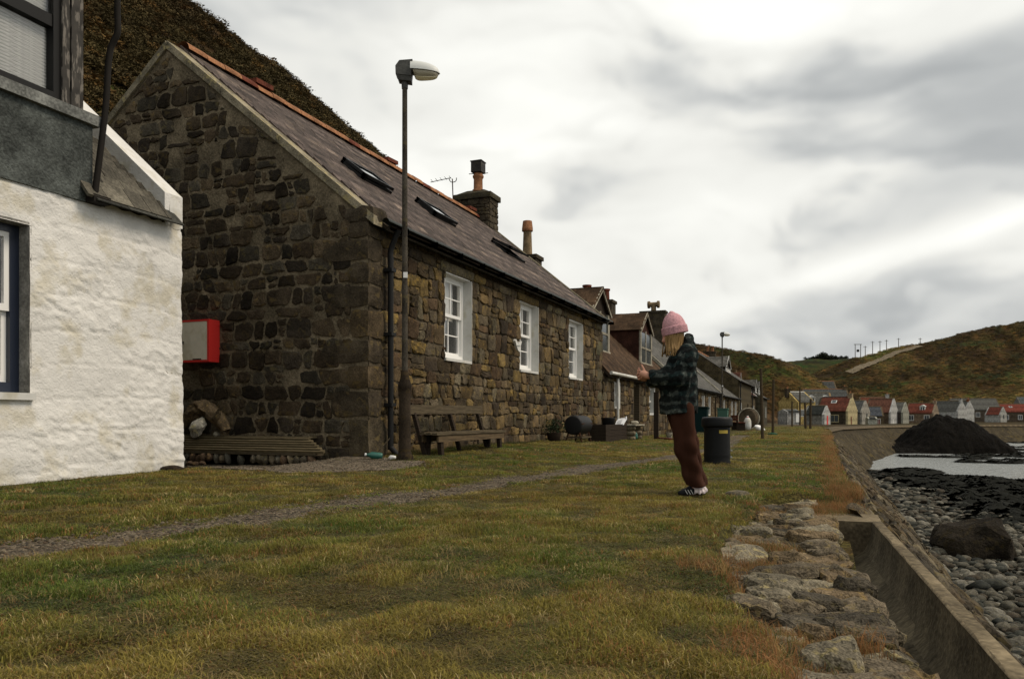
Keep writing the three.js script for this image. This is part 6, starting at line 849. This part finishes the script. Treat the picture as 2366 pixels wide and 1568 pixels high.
  const trousers = (x, y, z) => { let d = smin(leg(x, y, z, 'L'), leg(x, y, z, 'R'), .012); d = smin(d, cap(x, y, z, [-.125, .86, .05], [-.125, .86, -.05], .115, .115), .04); d = Math.max(d, .088 - .012 * Math.sin(x * 20 + z * 9) - y); return Math.max(d, y - .9); };
  const cord = tex(256, .05, (u, v) => .35 + .65 * Math.abs(Math.sin(u * Math.PI * 8)) * (.8 + .4 * tnoise(u * 32, v * 32, 32, 5)), true);
  obj('trousers', skin(trousers, [-.28, .05, -.24], [.22, .92, .26], .0095, (x, y, z) => { const k = .75 + .5 * fbm(x * 12, y * 5, z * 12, 3); return [.085 * k, .034 * k, .02 * k]; }), std([1, 1, 1], { ...VC, map: cord, bumpMap: cord, bumpScale: .003, roughness: .95, side: THREE.DoubleSide }), t);
  // beanie with a turned-up brim
  const bt = .2, BC = [-.172, 1.575, 0]; const rot = (x, y) => { const c = Math.cos(bt), s = Math.sin(bt), dx = x - BC[0], dy = y - BC[1]; return [dx * c + dy * s, -dx * s + dy * c]; };
  const beanie = (x, y, z) => { const [a, b] = rot(x, y), n = (fbm(x * 60, y * 60, z * 60, 2) - .5) * .003, rib = .0016 * Math.sin(Math.atan2(z, a) * 44); let d = ell(a, b, z, [.002, -.01, 0], [.112, .155, .1]); d = smin(d, Math.hypot(a - .0, b - .138, z) - .018, .03); d = Math.max(d, -.045 - b); let br = ell(a, b, z, [0, -.03, 0], [.121, .2, .108]); br = Math.max(br, Math.abs(b + .025) - .034); d = Math.min(d, br - .002); return Math.max(d, -ell(a, b, z, [.002, -.03, 0], [.1, .135, .088])) + n + rib; };
  obj('beanie', skin(beanie, [-.32, 1.48, -.13], [-.03, 1.76, .13], .0055, (x, y, z) => { const k = .7 + .55 * noise(x * 110, y * 110, z * 110); const [, b] = rot(x, y); const f = b < .01 ? .84 : 1; return [.60 * k * f, .33 * k * f, .36 * k * f]; }), std([1, 1, 1], { ...VC, roughness: 1, bumpMap: again(fineB, .1), bumpScale: .004 }), t);
  // long fair hair falling past the cheek into the collar
  seed(66); const locks = []; for (let i = 0; i < 120; i++) { const a = rr(-1.15, 1.5), sgn = i % 5 === 4 ? -1 : 1, x0 = -.168 + Math.sin(a) * .082, z0 = sgn * Math.cos(a) * .084, x1 = lerp(-.255, -.12, clamp((a + 1.15) / 2.6)) + rr(-.025, .02), w = rr(-.012, .012); locks.push(tube([V(x0, 1.545, z0), V(x0 - .01 + w, 1.49, z0 * 1.04 + .004), V(lerp(x0, x1, .6) + w, 1.42, z0 * .98 + sgn * .012), V(x1 + rr(-.01, .01), rr(1.3, 1.37), z0 * .8 + sgn * .05)], rr(.004, .0075), 5, 9)); }
  obj('hair', locks, std([.5, .31, .12], { map: again(woodC, .12), roughness: .6 }), t);
  for (const s of ['R', 'L']) {
    const a = an[s], x = a[0], z = a[2];
    obj('sock', skin((X, Yy, Z) => { const th = Math.atan2(Z - z, X - x); return Math.max(cap(X, Yy, Z, [x, .03, z], [x - .012, .13, z], .052, .05) + .006 * Math.sin(th * 11) * sstep(.09, .04, Yy) - .012 * sstep(.075, .035, Yy), Yy - .12, .022 + .006 * Math.sin(th * 7) - Yy); }, [x - .1, 0, z - .1], [x + .1, .14, z + .1], .006), std([.68, .6, .6], { roughness: .95, bumpMap: again(fineB, .06), bumpScale: .004 }), t);
    const shoe = (X, Yy, Z) => { const q = X - x; let d = cap(q, Yy, Z, [.03, .035, z], [-.1, .03, z], .037, .036); d = smin(d, cap(q, Yy, Z, [-.1, .026, z], [-.165, .022, z + .004], .036, .026), .02); d = smin(d, cap(q, Yy, Z, [-.015, .05, z], [-.085, .055, z], .036, .03), .02); return Math.max(d, -Yy + .002); };
    const sn = obj('shoe', skin(shoe, [x - .23, -.01, z - .07], [x + .1, .12, z + .07], .006), std([.007, .007, .008], { roughness: .6, specularIntensity: .3 }), t);
    obj('sole', [place(new THREE.CylinderGeometry(.04, .04, .016, 16).scale(2.6, 1, .95), x - .06, .008, z)], std([.05, .035, .02]), sn);
    for (let k = 0; k < 3; k++) obj('stripe', [bar(V(x - .055 - k * .026, .016, z + .0385), V(x - .078 - k * .026, .056, z + .035),   .008, .005)], M.whiteOld, sn);
  }
}

renderer.render(scene, camera);
